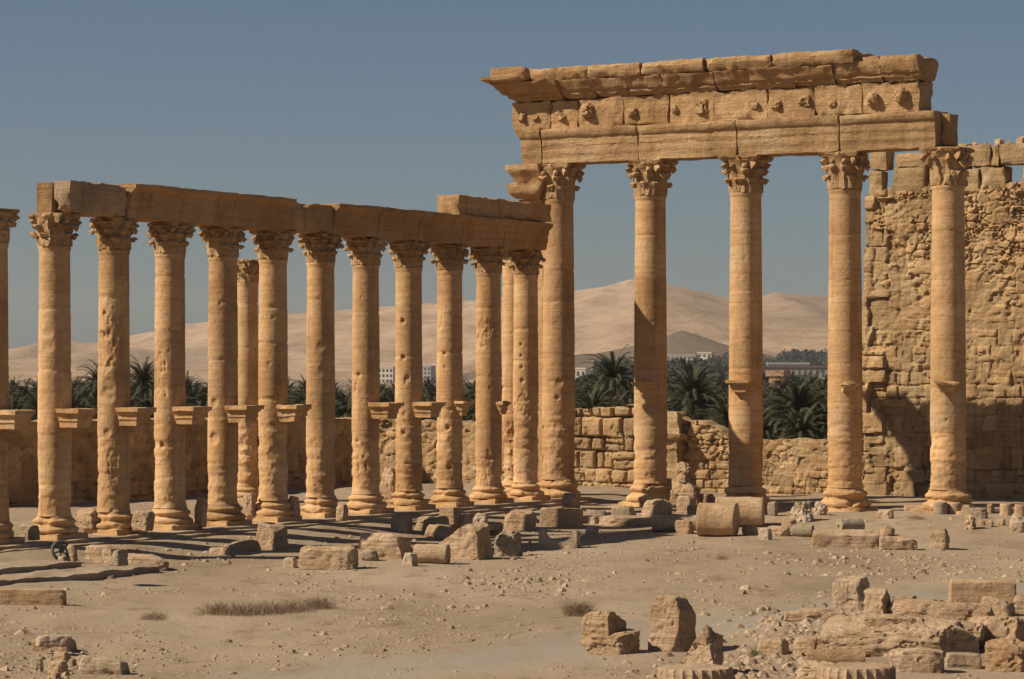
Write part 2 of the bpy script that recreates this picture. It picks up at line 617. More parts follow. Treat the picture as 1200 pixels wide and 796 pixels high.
def cube_grid(n):
    V, Fc, key = [], [], {}
    t = np.linspace(-1, 1, n + 1)
    def vid(p):
        k = tuple(np.round(p, 6))
        if k not in key:
            key[k] = len(V)
            V.append(p)
        return key[k]
    for ax in range(3):
        for s in (-1, 1):
            b, c = (ax + 1) % 3, (ax + 2) % 3
            idx = [[0] * (n + 1) for _ in range(n + 1)]
            for i in range(n + 1):
                for j in range(n + 1):
                    p = np.zeros(3)
                    p[ax] = s; p[b] = t[i]; p[c] = t[j]
                    idx[i][j] = vid(p)
            for i in range(n):
                for j in range(n):
                    q = (idx[i][j], idx[i + 1][j], idx[i + 1][j + 1], idx[i][j + 1])
                    Fc.append(q if s > 0 else q[::-1])
    return np.array(V), Fc
_CG = {}
def rock(size, seed, k=7, chips=5, amp=.06, n=18, depth=.82, strata=0.0, cuts=()):
    if n not in _CG: _CG[n] = cube_grid(n)
    V0, Fc = _CG[n]
    rng = random.Random(seed)
    k = k * 1.7 if k > 3.2 else k
    q = V0 / (np.sum(np.abs(V0) ** k, axis=1) ** (1 / k))[:, None]
    h = np.array(size) / 2
    V = q * h
    irr = min(1.0, amp / .05)
    t = (V[:, 2] / h[2] + 1) / 2
    V[:, 0] = V[:, 0] * (1 - irr * rng.uniform(-.02, .16) * t) + irr * rng.uniform(-.08, .08) * h[0] * t
    V[:, 1] = V[:, 1] * (1 - irr * rng.uniform(-.02, .20) * t)
    V[:, 2] = V[:, 2] + t * irr * (rng.uniform(-.14, .14) * V[:, 0] / h[0] + rng.uniform(-.1, .1) * V[:, 1] / h[1]) * h[2]
    for c_ in range(chips + int(7 * irr)):
        d = np.array([rng.choice((-1, 1)) * rng.uniform(.15, 1) / h[0], rng.choice((-1, 1)) * rng.uniform(.15, 1) / h[1], rng.uniform(-.35, 1) / h[2]])
        if rng.random() < .4: d[rng.randrange(2)] *= .15
        d /= np.linalg.norm(d)
        sup = np.max(V @ d)
        c = sup * (rng.uniform(depth - .12, .95) if c_ < chips else rng.uniform(.90, .98))
        V = V - np.clip(V @ d - c, 0, None)[:, None] * d
    for (dx, dy, dz, c) in cuts:
        d = np.array([dx, dy, dz]) / math.sqrt(dx * dx + dy * dy + dz * dz)
        V = V - (np.clip((V / h) @ d - c, 0, None)[:, None] * d) * h
    s = float(np.mean(size))
    nrm = q / np.linalg.norm(q, axis=1)[:, None]
    off = seed * 3.17
    a = amp * min(s, .9) * 1.25
    s = min(s, .55)
    V = V + nrm * (.7 * a * fbm(V * (1.6 / s) + off, 3, seed) - .55 * a * (np.abs(fbm(V * (5 / s) + off, 4, seed + 7)) - .25) - .5 * a * sstep(.25, .32, fbm(V * (3 / s) + off + 9, 4, seed + 5)))[:, None]
    if strata:
        V = V + nrm * np.array([1, 1, .1]) * (strata * s * vnoise(np.stack([V[:, 0] * .5, V[:, 1] * .5, V[:, 2] * 9 / s], 1) + off, seed + 9))[:, None]
    V[:, 2] = np.maximum(V[:, 2], -h[2])
    V[:, 2] += h[2]
    return V, Fc

# ------------------------------------------------------------------ columns
VIEW = -math.pi / 2            # direction from a column to the camera, as a world angle
def shaft(Rb, Rt, H, seed, worn=2.0, heavy=.06, pits=(), seg=88, dz=.05, wob=.007):
    rng = random.Random(seed)
    n = int(H / dz)
    z = np.linspace(0, H, n + 1)
    t = z / H
    r = Rb + (Rt - Rb) * (t ** 1.5)
    r = r + .07 * Rb * np.exp(-z / .09) + .05 * Rb * sstep(H - .16, H - .1, z)     # apophyge and astragal
    th = np.linspace(0, 2 * math.pi, seg, endpoint=False)
    TH, Z = np.meshgrid(th, z, indexing='ij')
    TH, Z = TH.T.ravel(), Z.T.ravel()
    Rr = np.repeat(r, seg)
    # drums
    joints, zz = [], rng.uniform(.9, 1.4)
    while zz < H - .7:
        joints.append(zz)
        zz += rng.uniform(.9, 2.3)
    P = np.stack([np.cos(TH) * Rb, np.sin(TH) * Rb, Z], 1)
    dr = np.zeros_like(Z)
    tint = np.ones((len(Z), 3))
    lo = -1
    for k, j in enumerate(joints + [H + 1]):
        sel = (Z > lo) & (Z <= j)
        dr[sel] += rng.uniform(-wob, wob)
        g = rng.uniform(.84, 1.08)
        warm = rng.uniform(-.06, .05)
        tint[sel] *= np.array([g, g * (1 - warm * .5), g * (1 - warm)])
        lo = j
    off = seed * 5.7
    chip = np.clip(fbm(P * 3.2 + off, 3, seed + 11), 0, 1)
    for j in joints:
        dr -= (.3 + .4 * min(1, wob / .006)) * (.022 + .06 * chip) * np.exp(-((Z - j) / (.030 + .05 * chip)) ** 2)
    low = sstep(worn + .35, worn - .35, Z + .7 * fbm(P * 1.3 + off, 3, seed + 1))
    lay = np.stack([P[:, 0] * .9, P[:, 1] * .9, Z * 3.6], 1) + off
    band = fbm(lay, 4, seed + 2)
    flake = sstep(-.05, .04, band) + sstep(.28, .36, fbm(P * 1.9 + off, 4, seed + 3))
    ridg = np.abs(fbm(P * 4.2 + off, 4, seed + 5))
    dr -= low * heavy * (.25 + .36 * flake + .42 * ridg + .42 * band)
    pm = fbm(np.stack([P[:, 0], P[:, 1], Z * .6], 1) * 1.1 + off, 4, seed + 4)
    patch = sstep(.50, .55, pm) * sstep(H - .6, H - 2.5, Z)
    dr -= patch * (.018 + .05 * np.abs(fbm(P * 5.5 + off, 4, seed + 6))) * min(1, wob / .006)
    dr += .004 * fbm(P * 6 + off, 3, seed + 8)
    pits = list(pits) + [(VIEW + rng.uniform(-1.5, 1.2), H * rng.random() ** 1.3, rng.uniform(.025, .05), rng.uniform(.015, .03)) for _ in range(int(.6 * H * min(1.2, wob / .006)))]
    for (ang, pz, pr, pd) in pits:
        da = (TH - ang + math.pi) % (2 * math.pi) - math.pi
        d = np.hypot(da * Rb, Z - pz)
        d = d * (1 + .35 * chip)
        dr -= .8 * pd * sstep(pr, pr * .5, d)
    V = np.stack([np.cos(TH) * (Rr + dr), np.sin(TH) * (Rr + dr), Z], 1)
    Fc = []
    for i in range(n):
        for j in range(seg):
            k = (j + 1) % seg
            Fc.append((i * seg + j, i * seg + k, (i + 1) * seg + k, (i + 1) * seg + j))
    Fc.append(tuple(n * seg + j for j in range(seg)))
    Fc.append(tuple(range(seg))[::-1])
    tint *= (1 + .10 * np.clip(low, 0, 1) * 1)[:, None] * np.array([1, 1.0, 1.02])
    return V, Fc, tint

def attic_base(R, H, seed, amp=.04):
    pr = [(0, 1.40), (.06, 1.45), (.16, 1.47), (.27, 1.44), (.33, 1.36), (.36, 1.28), (.44, 1.18), (.52, 1.16), (.58, 1.22),
          (.64, 1.27), (.72, 1.28), (.80, 1.22), (.84, 1.12), (.92, 1.06), (1.0, 1.02)]
    zs = np.linspace(0, 1, 30)
    rr = np.interp(zs, [p[0] for p in pr], [p[1] for p in pr])
    V, Fc = lathe([(z * H, r * R) for z, r in zip(zs, rr)], 56)
    off = seed * 2.9
    nr = V * np.array([1, 1, 0])
    nr /= np.linalg.norm(nr, axis=1)[:, None] + 1e-9
    dd = fbm(np.stack([V[:, 0] * 1.2, V[:, 1] * 1.2, V[:, 2] * 2.6], 1) + off, 4, seed)
    bite = sstep(.2, .55, fbm(V * 1.4 + off, 3, seed + 3))
    V = V + nr * (amp * dd - bite * amp * 2.0 - amp * .4)[:, None]
    V = V + .3 * amp * np.stack([fbm(V * 5 + off + s, 3, seed + s) for s in (1, 2, 3)], 1)
    V[:, 2] = np.clip(V[:, 2], 0, H)
    return V, Fc

def capital(Rb, H, half, seed, worn=.02, rows=2, lost=.12):
    rng = random.Random(seed)
    parts = []
    bell = [(0, Rb * .97), (.03 * H, Rb * 1.03), (.07 * H, Rb * .98), (.3 * H, Rb * .99), (.55 * H, Rb * 1.06), (.75 * H, Rb * 1.2), (.88 * H, Rb * 1.36)]
    zz = np.linspace(0, .88 * H, 14)
    parts.append(lathe([(z, np.interp(z, [b[0] for b in bell], [b[1] for b in bell])) for z in zz], 40))
    def leaf(ang, h, out, w0, z0=0.0, thick=.06, r0=None, lobes=22):
        nt, nw = 11, 7
        V = []
        r0 = r0 or Rb * 1.0
        for side in (0, 1):
            for i in range(nt):
                t = i / (nt - 1)
                z = z0 + h * math.sin(t * .66 * math.pi)
                ro = r0 + out * t ** 2.6 - side * thick * (1 - .3 * t)
                w = w0 * (1 - .34 * t ** 2.2) * (1 + .14 * math.cos(t * lobes))
                if t > .93: w *= .72
                for j in range(nw):
                    s = j / (nw - 1) * 2 - 1
                    rib = (.05 * (1 - abs(s)) + .009 * math.cos(s * 9)) * (1 - side)
                    aa = ang + s * w / ro
                    rr = ro + rib * Rb * 1.3 - .10 * abs(s) ** 2 * Rb * (t > .5) * 0
                    V.append((rr * math.cos(aa), rr * math.sin(aa), z - .03 * H * (abs(s) ** 2) * t - side * .085 * H * t * t))
        Fc = []
        m = nt * nw
        for i in range(nt - 1):
            for j in range(nw - 1):
                a = i * nw + j
                Fc.append((a, a + 1, a + nw + 1, a + nw))
                Fc.append((m + a, m + a + nw, m + a + nw + 1, m + a + 1))
            for j in (0, nw - 1):
                a = i * nw + j
                Fc.append((a, a + nw, m + a + nw, m + a))
        for j in range(nw - 1):
            a = (nt - 1) * nw + j
            Fc.append((a, a + 1, m + a + 1, m + a))
        return np.array(V), Fc
    for k in range(8):
        a = k * math.pi / 4
        if rng.random() > lost: parts.append(leaf(a, .37 * H, .50 * Rb * rng.uniform(.5, 1.1), .39 * Rb, z0=.03 * H, thick=.10))
        if rng.random() > lost: parts.append(leaf(a + math.pi / 8, .64 * H, .66 * Rb * rng.uniform(.55, 1.1), .40 * Rb, z0=.03 * H, thick=.10))
    corner = half * 1.27
    for k in range(4):
        a = math.pi / 4 + k * math.pi / 2
        if rng.random() > lost:
            parts.append(leaf(a, .86 * H, (corner - Rb * 1.04) * rng.uniform(.75, 1.08), .24 * Rb, thick=.20, r0=Rb * 1.04, lobes=5))
        for s in (-1, 1):
            if rng.random() > lost:
                parts.append(leaf(a + s * .42, .80 * H, .52 * Rb * rng.uniform(.6, 1.1), .20 * Rb, thick=.16, r0=Rb * 1.06, lobes=7))
    # abacus with hollowed sides
    pts = []
    for k in range(4):
        a = k * math.pi / 2
        for s in np.linspace(-1, 1, 13)[:-1]:
            d = half * (.80 + .20 * s * s)
            x, y = d, s * half
            if s == -1: x, y = half * .97, -half * .93
            pts.append((x * math.cos(a) - y * math.sin(a), x * math.sin(a) + y * math.cos(a)))
    n = len(pts)
    V, Fc = [], []
    lv = [(.86, .90), (.90, .95), (.93, .97), (.95, 1.0), (1.0, 1.0)]
    for z, s in lv: V += [(x * s, y * s, z * H) for x, y in pts]
    for i in range(len(lv) - 1):
        for j in range(n):
            k = (j + 1) % n
            Fc.append((i * n + j, i * n + k, (i + 1) * n + k, (i + 1) * n + j))
    Fc.append(tuple(range(n))[::-1])
    Fc.append(tuple((len(lv) - 1) * n + j for j in range(n)))
    parts.append((np.array(V), Fc))
    for k in range(4):                                              # fleuron in each side's middle
        v, f = rock((.16 * Rb, .34 * Rb, .2 * H), seed + k, 3, 0, .1, 6)
        parts.append((rot(v + np.array([half * .82, 0, .80 * H]), rz=k * math.pi / 2), f))
    V, Fc = join(parts)
    off = seed * 1.7
    V = V + 1.5 * worn * np.stack([fbm(V * 6 + off + s, 4, seed + s) for s in (1, 2, 3)], 1)
    brk_a = rng.uniform(0, 6.28)                    # one corner knocked off
    d_ = np.array([math.cos(brk_a), math.sin(brk_a), .45])
    d_ /= np.linalg.norm(d_)
    lim = np.max(V @ d_) * rng.uniform(.74, .9)
    V = V - np.clip(V @ d_ - lim, 0, None)[:, None] * d_
    V[:, 2] = np.clip(V[:, 2], 0, H)
    return V, Fc

def place(V, p, rz=0): return rot(V, rz) + np.asarray(p, float)

def bracket(seed, depth, width, h, broken=0.0):
    """Statue console: stepped mouldings under a projecting slab; -y is outward."""
    lv = [(0, 0), (h * .30, .015), (h * .34, .05), (h * .60, .06), (h * .63, .10), (h * .74, .13), (h * .76, .19), (h, .21)]
    V, Fc = sweep_rect(width, depth, lv, 'flr', .07)
    V = rough(V, seed, .012 + .05 * broken, 2.5, 3, .05 + broken * .35, .10 + broken * .12)
    return V, Fc

def column(name, label, group, p, z0, H, Rb, Rt, capH, half, baseH, seed, plinth=.2, worn=2.0, heavy=.06, pits=(),
           brk=None, rz=ROT_L, capworn=.02, lost=.12, tint=(1, 1, 1), base_amp=.04, wob=.007, base_tint=1.05):
    t = empty(name, (p[0], p[1], z0))
    tag(t, label, 'column', group)
    tint = np.array(tint)
    P = np.array([p[0], p[1], z0])
    if plinth:
        V, Fc = sweep_rect(Rb * 2.85, Rb * 2.85, [(-.25, 0), (plinth, 0)], '', .11)
        mk('plinth', place(rough(V, seed + 1, .03, 1.6, 4, .14, .14), P, rz), Fc, M_COL, t, tint=tint * 1.08)
    V, Fc = attic_base(Rb, baseH, seed, base_amp)
    mk('base', place(V, P + (0, 0, plinth), seed * 1.3), Fc, M_COL, t, tint=tint * base_tint, sharp=60)
    hs = H - plinth - baseH - capH
    V, Fc, tn = shaft(Rb, Rt, hs, seed, worn, heavy, [(VIEW + x, z - plinth - baseH, r, d) for x, z, r, d in pits], wob=wob)
    mk('shaft', V + P + np.array([0, 0, plinth + baseH]), Fc, M_COL, t, tint=tn * tint, sharp=60)
    V, Fc = capital(Rt, capH, half, seed, capworn, lost=lost)
    mk('capital', place(V, P + (0, 0, H - capH), rz), Fc, M_ENT, t, sharp=50)
    if brk:
        ang, zb, dep, wid, hh, brok = brk          # ang: world rotation of the bracket (its -y is outward)
        V, Fc = bracket(seed + 5, dep, wid, hh, brok)
        V = V + np.array([0, -(Rb * .85 + dep / 2), zb])
        mk('bracket', place(V, P, ang), Fc, M_COL, t, tint=tint * 1.02)
    return t

# left colonnade ---------------------------------------------------------------
left = [
 # k, label, bracket(broken) or None, worn height, pits (angle from view, height above stylobate, radius, depth)
 (-1, 'column cut off by the left edge of the picture, with a console bracket', 0, 2.4, [(.2, 5.6, .1, .05)], (.92, .92, .92)),
 (0, 'pale patched first column under the white broken end of the architrave', 0, 1.2, [(-.3, 6.3, .22, .03), (-.25, 5.9, .25, .03), (.3, 2.9, .07, .07)], (1.10, 1.12, 1.15)),
 (1, 'second column under the long architrave, rough pitted patch beside its console', 0, 2.6, [(-.55, 7.0, .08, .09), (-.6, 6.3, .11, .10), (-.2, 4.7, .30, .05), (-.3, 4.4, .33, .06), (-.3, 3.2, .16, .07)], (1, 1, 1)),
 (2, 'smooth column with one square dark hole low on its worn shaft', 0, 1.9, [(-.45, 2.75, .12, .14), (.05, 5.8, .05, .03)], (1.02, 1.01, 1)),
 (3, 'column with two gouged hollows below its console and a dull repaired foot', 0, 1.0, [(-.5, 4.1, .17, .08), (-.55, 2.9, .24, .10), (-.1, 7.4, .07, .05)], (.98, .97, .96)),
 (4, 'pockmarked column standing just in front of a smaller column behind it', .5, 2.4, [(.1, 7.0, .08, .05), (-.2, 5.4, .09, .04), (.1, 2.3, .3, .04)], (1.03, 1.02, 1)),
 (5, 'column without a console below the plain block in the architrave', None, 1.5, [(.1, 6.0, .2, .03), (.3, 5.2, .24, .03)], (1.05, 1.04, 1.03)),
 (6, 'column with a dark patch halfway up, left of the cream town building', 0, 2.0, [(-.5, 5.0, .13, .09), (-.3, 7.8, .06, .04), (-.6, 2.6, .12, .07)], (1, .99, .98)),
 (7, 'column with two square holes up its shaft, eroded thin towards its foot', 0, 2.9, [(-.45, 7.0, .12, .13), (-.4, 5.65, .12, .12), (-.4, 2.85, .11, .12)], (1, 1, 1)),
 (8, 'column whose lower drums are worn in rings, behind the pale stone pillar block', 1, 3.0, [(-.4, 5.8, .09, .09), (-.35, 5.3, .07, .06), (-.1, 3.0, .12, .11), (0, 1.5, .13, .1)], (1.02, 1.01, 1)),
 (9, 'smooth column with a broken console stump, next to last before the corner', 1, .9, [(.1, 4.5, .07, .06)], (1, .98, .96)),
 (10, 'last column of the lower colonnade with a row of small holes, at the corner', None, 2.9, [(-.4, 6.2, .08, .09), (-.4, 5.75, .08, .09), (-.35, 5.3, .09, .09), (-.3, 4.75, .14, .08)], (1.02, 1, .98)),
]
rng0 = random.Random(4)
for k, lab, br, worn, pits, tn in left:
    p = Lp(k * SL, 0)
    brk = None
    if br is not None:
        if br < .9: brk = (ROT_L, 3.42, .68, .62, .58, br)
        else: brk = (ROT_L, 3.42, .22, .40, .6, .5)
    column('column', lab, 'columns of the lower colonnade', p, .6, 10.0, .525, .475, 1.02, .64, .52, 100 + k, .17, worn, .042, pits,
           brk, ROT_L, .028 if k != 0 else .05, .12 if k else .3, tn, .05 if k != 3 else .012, .007, 1.05 if k != 3 else .78)

# second row columns behind
p2 = Lp(24.6, -10.2)
column('column', 'smaller column half hidden between two front columns of the lower colonnade', 'columns behind the lower colonnade',
       ((290 - 600) / F * 112, 112), .5, 9.75, .46, .42, .95, .50, .45, 151, .15, 3.0, .07, [(.2, 3.1, .12, .1)], None, ROT_L, .03, .1)
column('column', 'narrow column standing close behind the last column, missing its capital', 'columns behind the lower colonnade',
       ((602 - 600) / F * 116.5, 116.5), .5, 10.6, .50, .47, .95, .53, .45, 152, .15, 2.6, .12, [(-.2, 2.6, .3, .12)], None, ROT_L, .03, .5)

# tall colonnade ---------------------------------------------------------------
tall = [
 (0, 'tall corner column touching the end of the lower architrave, ringed low down', None, 2.6, [(.0, 4.9, .2, .05), (-.1, 4.3, .12, .08)], (.95, .94, .93)),
 (1, 'tall column with a big slanting shadow across its smooth shaft', .9, 1.6, [], (1, 1, 1)),
 (2, 'tall column rising behind the two fallen column drums', 0, 1.5, [], (1.03, 1.02, 1)),
 (3, 'tall column in front of the left end of the high rubble wall', .7, 2.3, [], (1.02, 1.01, 1)),
 (4, 'tall end column on the far right in front of the high wall', .6, 2.2, [(-.3, 5.3, .05, .04), (-.25, 3.6, .07, .05)], (1, 1, 1)),
]
for k, lab, br, worn, pits, tn in tall:
    p = Rp(k * SR, 0)
    brk = None
    if br is not None: brk = (ROT_R + R_((0, 0, 6, 34, 20)[k]), 4.62, .16 if k == 1 else .30, .55, .46, br)
    column('column', lab, 'tall columns', p, .30 if k else .36, 13.85 if k else 13.79, .685, .60, 1.44, .87, .75, 200 + k, .22, worn, .05, pits,
           brk, ROT_R, .03 if k < 4 else .055, .1 if k < 4 else .35, tn, .10, .0025)

# corner pier behind the junction of the two colonnades
t = empty('corner_pier', Rp(-1.15, -.2, .3))
tag(t, 'square corner pier with jutting broken capital blocks beside the tall corner column', 'pier')
V, Fc = sweep_rect(1.3, 1.2, [(0, .1), (.7, .08), (.8, 0), (12.45, -.03)], 'flbr', .16)
mk('pier_shaft', place(rough(V, 31, .035, 1.2, 4, .1, .15), Rp(-1.15, -.2, .3), ROT_R), Fc, M_COL, t)
V, Fc = sweep_rect(1.5, 1.5, [(0, -.25), (.15, -.1), (.25, .0), (.55, .05), (.66, .1)], 'flbr', .1)
mk('capital_block', place(rough(V, 32, .05, 2.2, 4, .12, .16), Rp(-1.15, .1, 12.76), ROT_R), Fc, M_ENT, t)
V, Fc = sweep_rect(1.35, 1.4, [(0, -.1), (.2, .0), (.5, .22), (.72, .25)], 'flb', .1)
mk('capital_block', place(rough(V, 33, .035, 2.0, 4, .1, .14), Rp(-1.1, .05, 13.44), ROT_R), Fc, M_ENT, t)

# ------------------------------------------------------------------ entablatures
def block(parent, name, frame, s0, s1, cross, z, D, levels, flags, seed, amp=.02, edge=.06, er=.1, mat=M_ENT, tint=None, ds=.11, freq=1.8, tilt=0, gap=.012):
    """A stone along a row: s0..s1 along it, cross = distance of its middle line from the row axis (towards the court)."""
    L = s1 - s0 - gap
    V, Fc = sweep_rect(L, D, levels, flags, ds)
    V = rough(V, seed, amp, freq, 4, edge, er)
    if tilt: V = rot(V, ry=tilt)
    mid = (s0 + s1) / 2
    pos = Lp(mid, cross, z) if frame == 'L' else Rp(mid, cross, z)
    rz = ROT_L if frame == 'L' else ROT_R
    g = random.Random(seed).uniform(.88, 1.08)
    tn = np.array(tint if tint is not None else (1, 1, 1)) * g
    return mk(name, place(V, pos, rz), Fc, mat, parent, tint=tn, loc=None if parent else tuple(pos))

ent = empty('architrave', Lp(0, 0, 10.6))
tag(ent, 'long weathered stone architrave lying across the lower colonnade, its left end broken white', 'architrave')
mould = [(0, 0), (.29, .0), (.30, .06), (.59, .06), (.60, .11), (.79, .11), (.83, .18), (.93, .30), (.96, .33), (1.08, .33)]
flat = [(0, 0), (.98, .0)]
us = [u_px(p) for p in (82, 150, 212, 272, 340, 390, 442, 490, 541, 590, 641)]
block(ent, 'architrave_block', 'L', us[0] - .04, us[0] + 1.0, -.34, 10.6, .60, flat, '', 301, .03, .10, .14, tint=(.80, .76, .72))
block(ent, 'architrave_block', 'L', us[0] + 1.0, us[1], -.34, 10.6, .60, flat, '', 302, .02, .06)
block(ent, 'architrave_block', 'L', us[0], us[1], .335, 10.6, .64, [(0, 0), (1.02, 0)], '', 303, .03, .22, .14, mat=M_PALE, tint=(.92, .84, .74))
for i in range(1, 10):
    plain = i == 4
    block(ent, 'architrave_block', 'L', us[i], us[i + 1], 0, 10.6 - .004 * i, 1.30, [(0, 0), (.97, -.03)] if plain else mould, 'fb', 310 + i,
          .05 if plain else .014, .25 if plain else .05, .15 if plain else .07, gap=.03, ds=.09, tint=(1.05, 1.03, 1) if plain else (.97, .94, .91))
up = block(None, 'loose_block', 'L', u_px(532, .4), u_px(640, .4) + .1, .1, 11.70, .95, [(0, .05), (.28, .02), (.36, .0), (.74, .0)], 'f', 331, .03, .16, .12)
tag(up, 'long loose stone course lying on top of the lower architrave near the corner', 'stone block')

big = empty('entablature', Rp(2 * SR, 0, 14.15))
tag(big, 'ruined entablature with worn carved frieze and cornice across the tall columns', 'entablature')
ZA = 14.15
arch = [(0, 0), (.30, .0), (.33, .02), (.66, .02), (.69, .045), (.98, .045), (1.03, .10), (1.16, .17), (1.27, .20), (1.38, .20)]
ax = [a_px(p) for p in (611, 635, 748, 864, 984, 1097)]
for i in range(5):
    block(big, 'architrave_block', 'R', ax[i], ax[i + 1], 0, ZA, 1.42, arch, 'fbl' if i == 0 else 'fb', 400 + i, .035, .10, .12, ds=.10, gap=.05)
block(big, 'architrave_block', 'R', ax[5] - .02, a_px(1116, -.3) + .12, -.28, ZA, .95, [(0, 0), (1.33, 0)], '', 406, .04, .12, .12, tint=(.92, .9, .88))
FZ = ZA + 1.385
fx = [a_px(p, .6) for p in (600, 646, 678, 731, 784, 837, 900, 955, 1011, 1078)]
boss_px = [(611, 133, .34), (628, 133, .26), (658, 133, .34), (688, 130, .55), (741, 132, .32), (791, 128, .26), (822, 127, .36), (884, 125, .26),
           (909, 123, .30), (943, 121, .32), (975, 121, .24), (1023, 119, .52), (1057, 118, .50)]
for i in range(9):
    fb = block(big, 'frieze_block', 'R', fx[i], fx[i + 1], -.02, FZ, 1.30,
               [(0, .0), (.2, .0), (1.0, .0), (1.12, .05), (1.17, .06)], 'fbl' if i == 0 else 'fb', 420 + i, .05, .12, .13,
               tilt=-.03 if i == 2 else 0, gap=.008, tint=(1.06, 1.05, 1.03), freq=3.0, ds=.085)
    for (bp_, by, bs) in boss_px:
        ac = a_px(bp_, .65)
        if fx[i] <= ac < fx[i + 1]:
            f_ = .75 + .5 * ((bp_ * 37) % 11) / 11
            V, Fc = rock((bs * 1.4 * f_, bs * 1.1, bs * 1.3 * f_), int(bp_), 2.8, 5, .16, 12, .7)
            V = place(V, Rp(ac, .64, FZ + .30 + .04 * (bp_ % 3)), ROT_R)
            mk('boss', V, Fc, M_ENT, fb, sharp=60)
CZ = FZ + 1.175
cl = [(0, .0), (.10, .04), (.16, .14), (.26, .16), (.30, .24), (.42, .30), (.60, .42), (.68, .50), (.74, .52)]
cx = [a_px(p, .9) for p in (601, 657, 697, 735, 776, 838, 880, 930, 977, 1032, 1077)]
for i in range(10):
    hh = [(z, o * (1.6 if i == 0 else 1) * (.85 if i > 7 else 1)) for z, o in cl]
    if i > 7: hh = hh[:-2] + [(.78, .36), (.95, .38)]
    block(big, 'cornice_block', 'R', cx[i], cx[i + 1], 0, CZ, 1.36, hh, 'fbl' if i == 0 else 'fb', 440 + i, .05, .12, .14, gap=.012, freq=2.8, tint=(.96, .94, .92))
co = [(0, .50), (.10, .58), (.20, .60), (.30, .64), (.42, .66), (.50, .62)]
ux = [a_px(p, 1.1) for p in (597, 622, 690, 752, 826, 905, 1001)]
for i in range(6):
    hh = [(z, o * (1.75 if i == 0 else 1)) for z, o in co]
    block(big, 'cornice_block', 'R', ux[i], ux[i + 1], 0, CZ + .745, 1.36, hh if i else hh[:3], 'fbl' if i == 0 else 'fb', 460 + i, .05, .20, .14, gap=.006, freq=3.2, tint=(1.04, 1.04, 1.03))
lb = block(None, 'loose_block', 'R', a_px(581, .2), a_px(621, .2), .15, CZ + .745 + .21, 1.0, [(0, 0), (.5, 0)], '', 480, .03, .12, .12)
tag(lb, 'single small block sitting on the left tip of the high cornice', 'stone block')

# ------------------------------------------------------------------ walls
def wall(name, label, o2, d2, L, top, z0, thick, pattern, ds, seed, mat=M_WALL, group=None):
    """A masonry wall; d2 runs left to right as the court sees it, top(u) gives its ragged height."""
    o2, d2 = np.array(o2, float), np.array(d2, float)
    n2 = np.array([d2[1], -d2[0]])
    if n2 @ (np.array([0, 60]) - o2) < 0: n2 = -n2
    us_ = np.linspace(0, L, int(L / ds) + 1)
    tp = top(us_)
    nz = int((tp.max() - z0) / ds) + 1
    zs_ = np.linspace(z0, tp.max(), nz + 1)
    U, Z = np.meshgrid(us_, zs_, indexing='ij')
    T = np.repeat(tp[:, None], nz + 1, 1)
    full = Z >= T
    Z = np.minimum(Z, T)
    disp, tint = pattern(U.ravel(), Z.ravel())
    X = o2[0] + U.ravel() * d2[0] + disp * n2[0]
    Y = o2[1] + U.ravel() * d2[1] + disp * n2[1]
    V = np.stack([X, Y, Z.ravel()], 1)
    nu = len(us_)
    Fc = grid_faces(nu, nz + 1)
    lower = full[:, :-1]
    keep = ~(lower[:-1, :] & lower[1:, :]).ravel()
    Fc = [tuple(f) for f in Fc[keep]]
    nb = len(V)
    steps = 3
    extra, et = [], []
    for s in range(1, steps + 1):
        q = o2[None, :] + us_[:, None] * d2 - n2 * thick * s / steps
        zz = tp + .06 * fbm(np.stack([us_ * 3, 0 * us_ + s * 2.1, 0 * us_], 1), 3, seed)
        extra.append(np.stack([q[:, 0], q[:, 1], zz], 1))
    q = o2[None, :] + us_[:, None] * d2 - n2 * thick
    extra.append(np.stack([q[:, 0], q[:, 1], np.full(nu, z0)], 1))
    V = np.vstack([V] + extra)
    prev = np.arange(nu) * (nz + 1) + nz
    for s in range(steps + 1):
        cur = nb + s * nu + np.arange(nu)
        Fc += [(prev[i], prev[i + 1], cur[i + 1], cur[i]) for i in range(nu - 1)]
        prev = cur
    for i in (0, nu - 1):
        Fc.append(tuple(i * (nz + 1) + j for j in range(nz + 1)) + tuple(nb + s * nu + i for s in range(steps + 1)))
    tint = np.vstack([tint, np.ones((len(V) - len(tint), 3))])
    base = (o2[0] + d2[0] * L / 2, o2[1] + d2[1] * L / 2, z0)
    o = mk(name, V, Fc, mat, tint=tint, loc=base, sharp=50)
    return tag(o, label, 'wall', group)

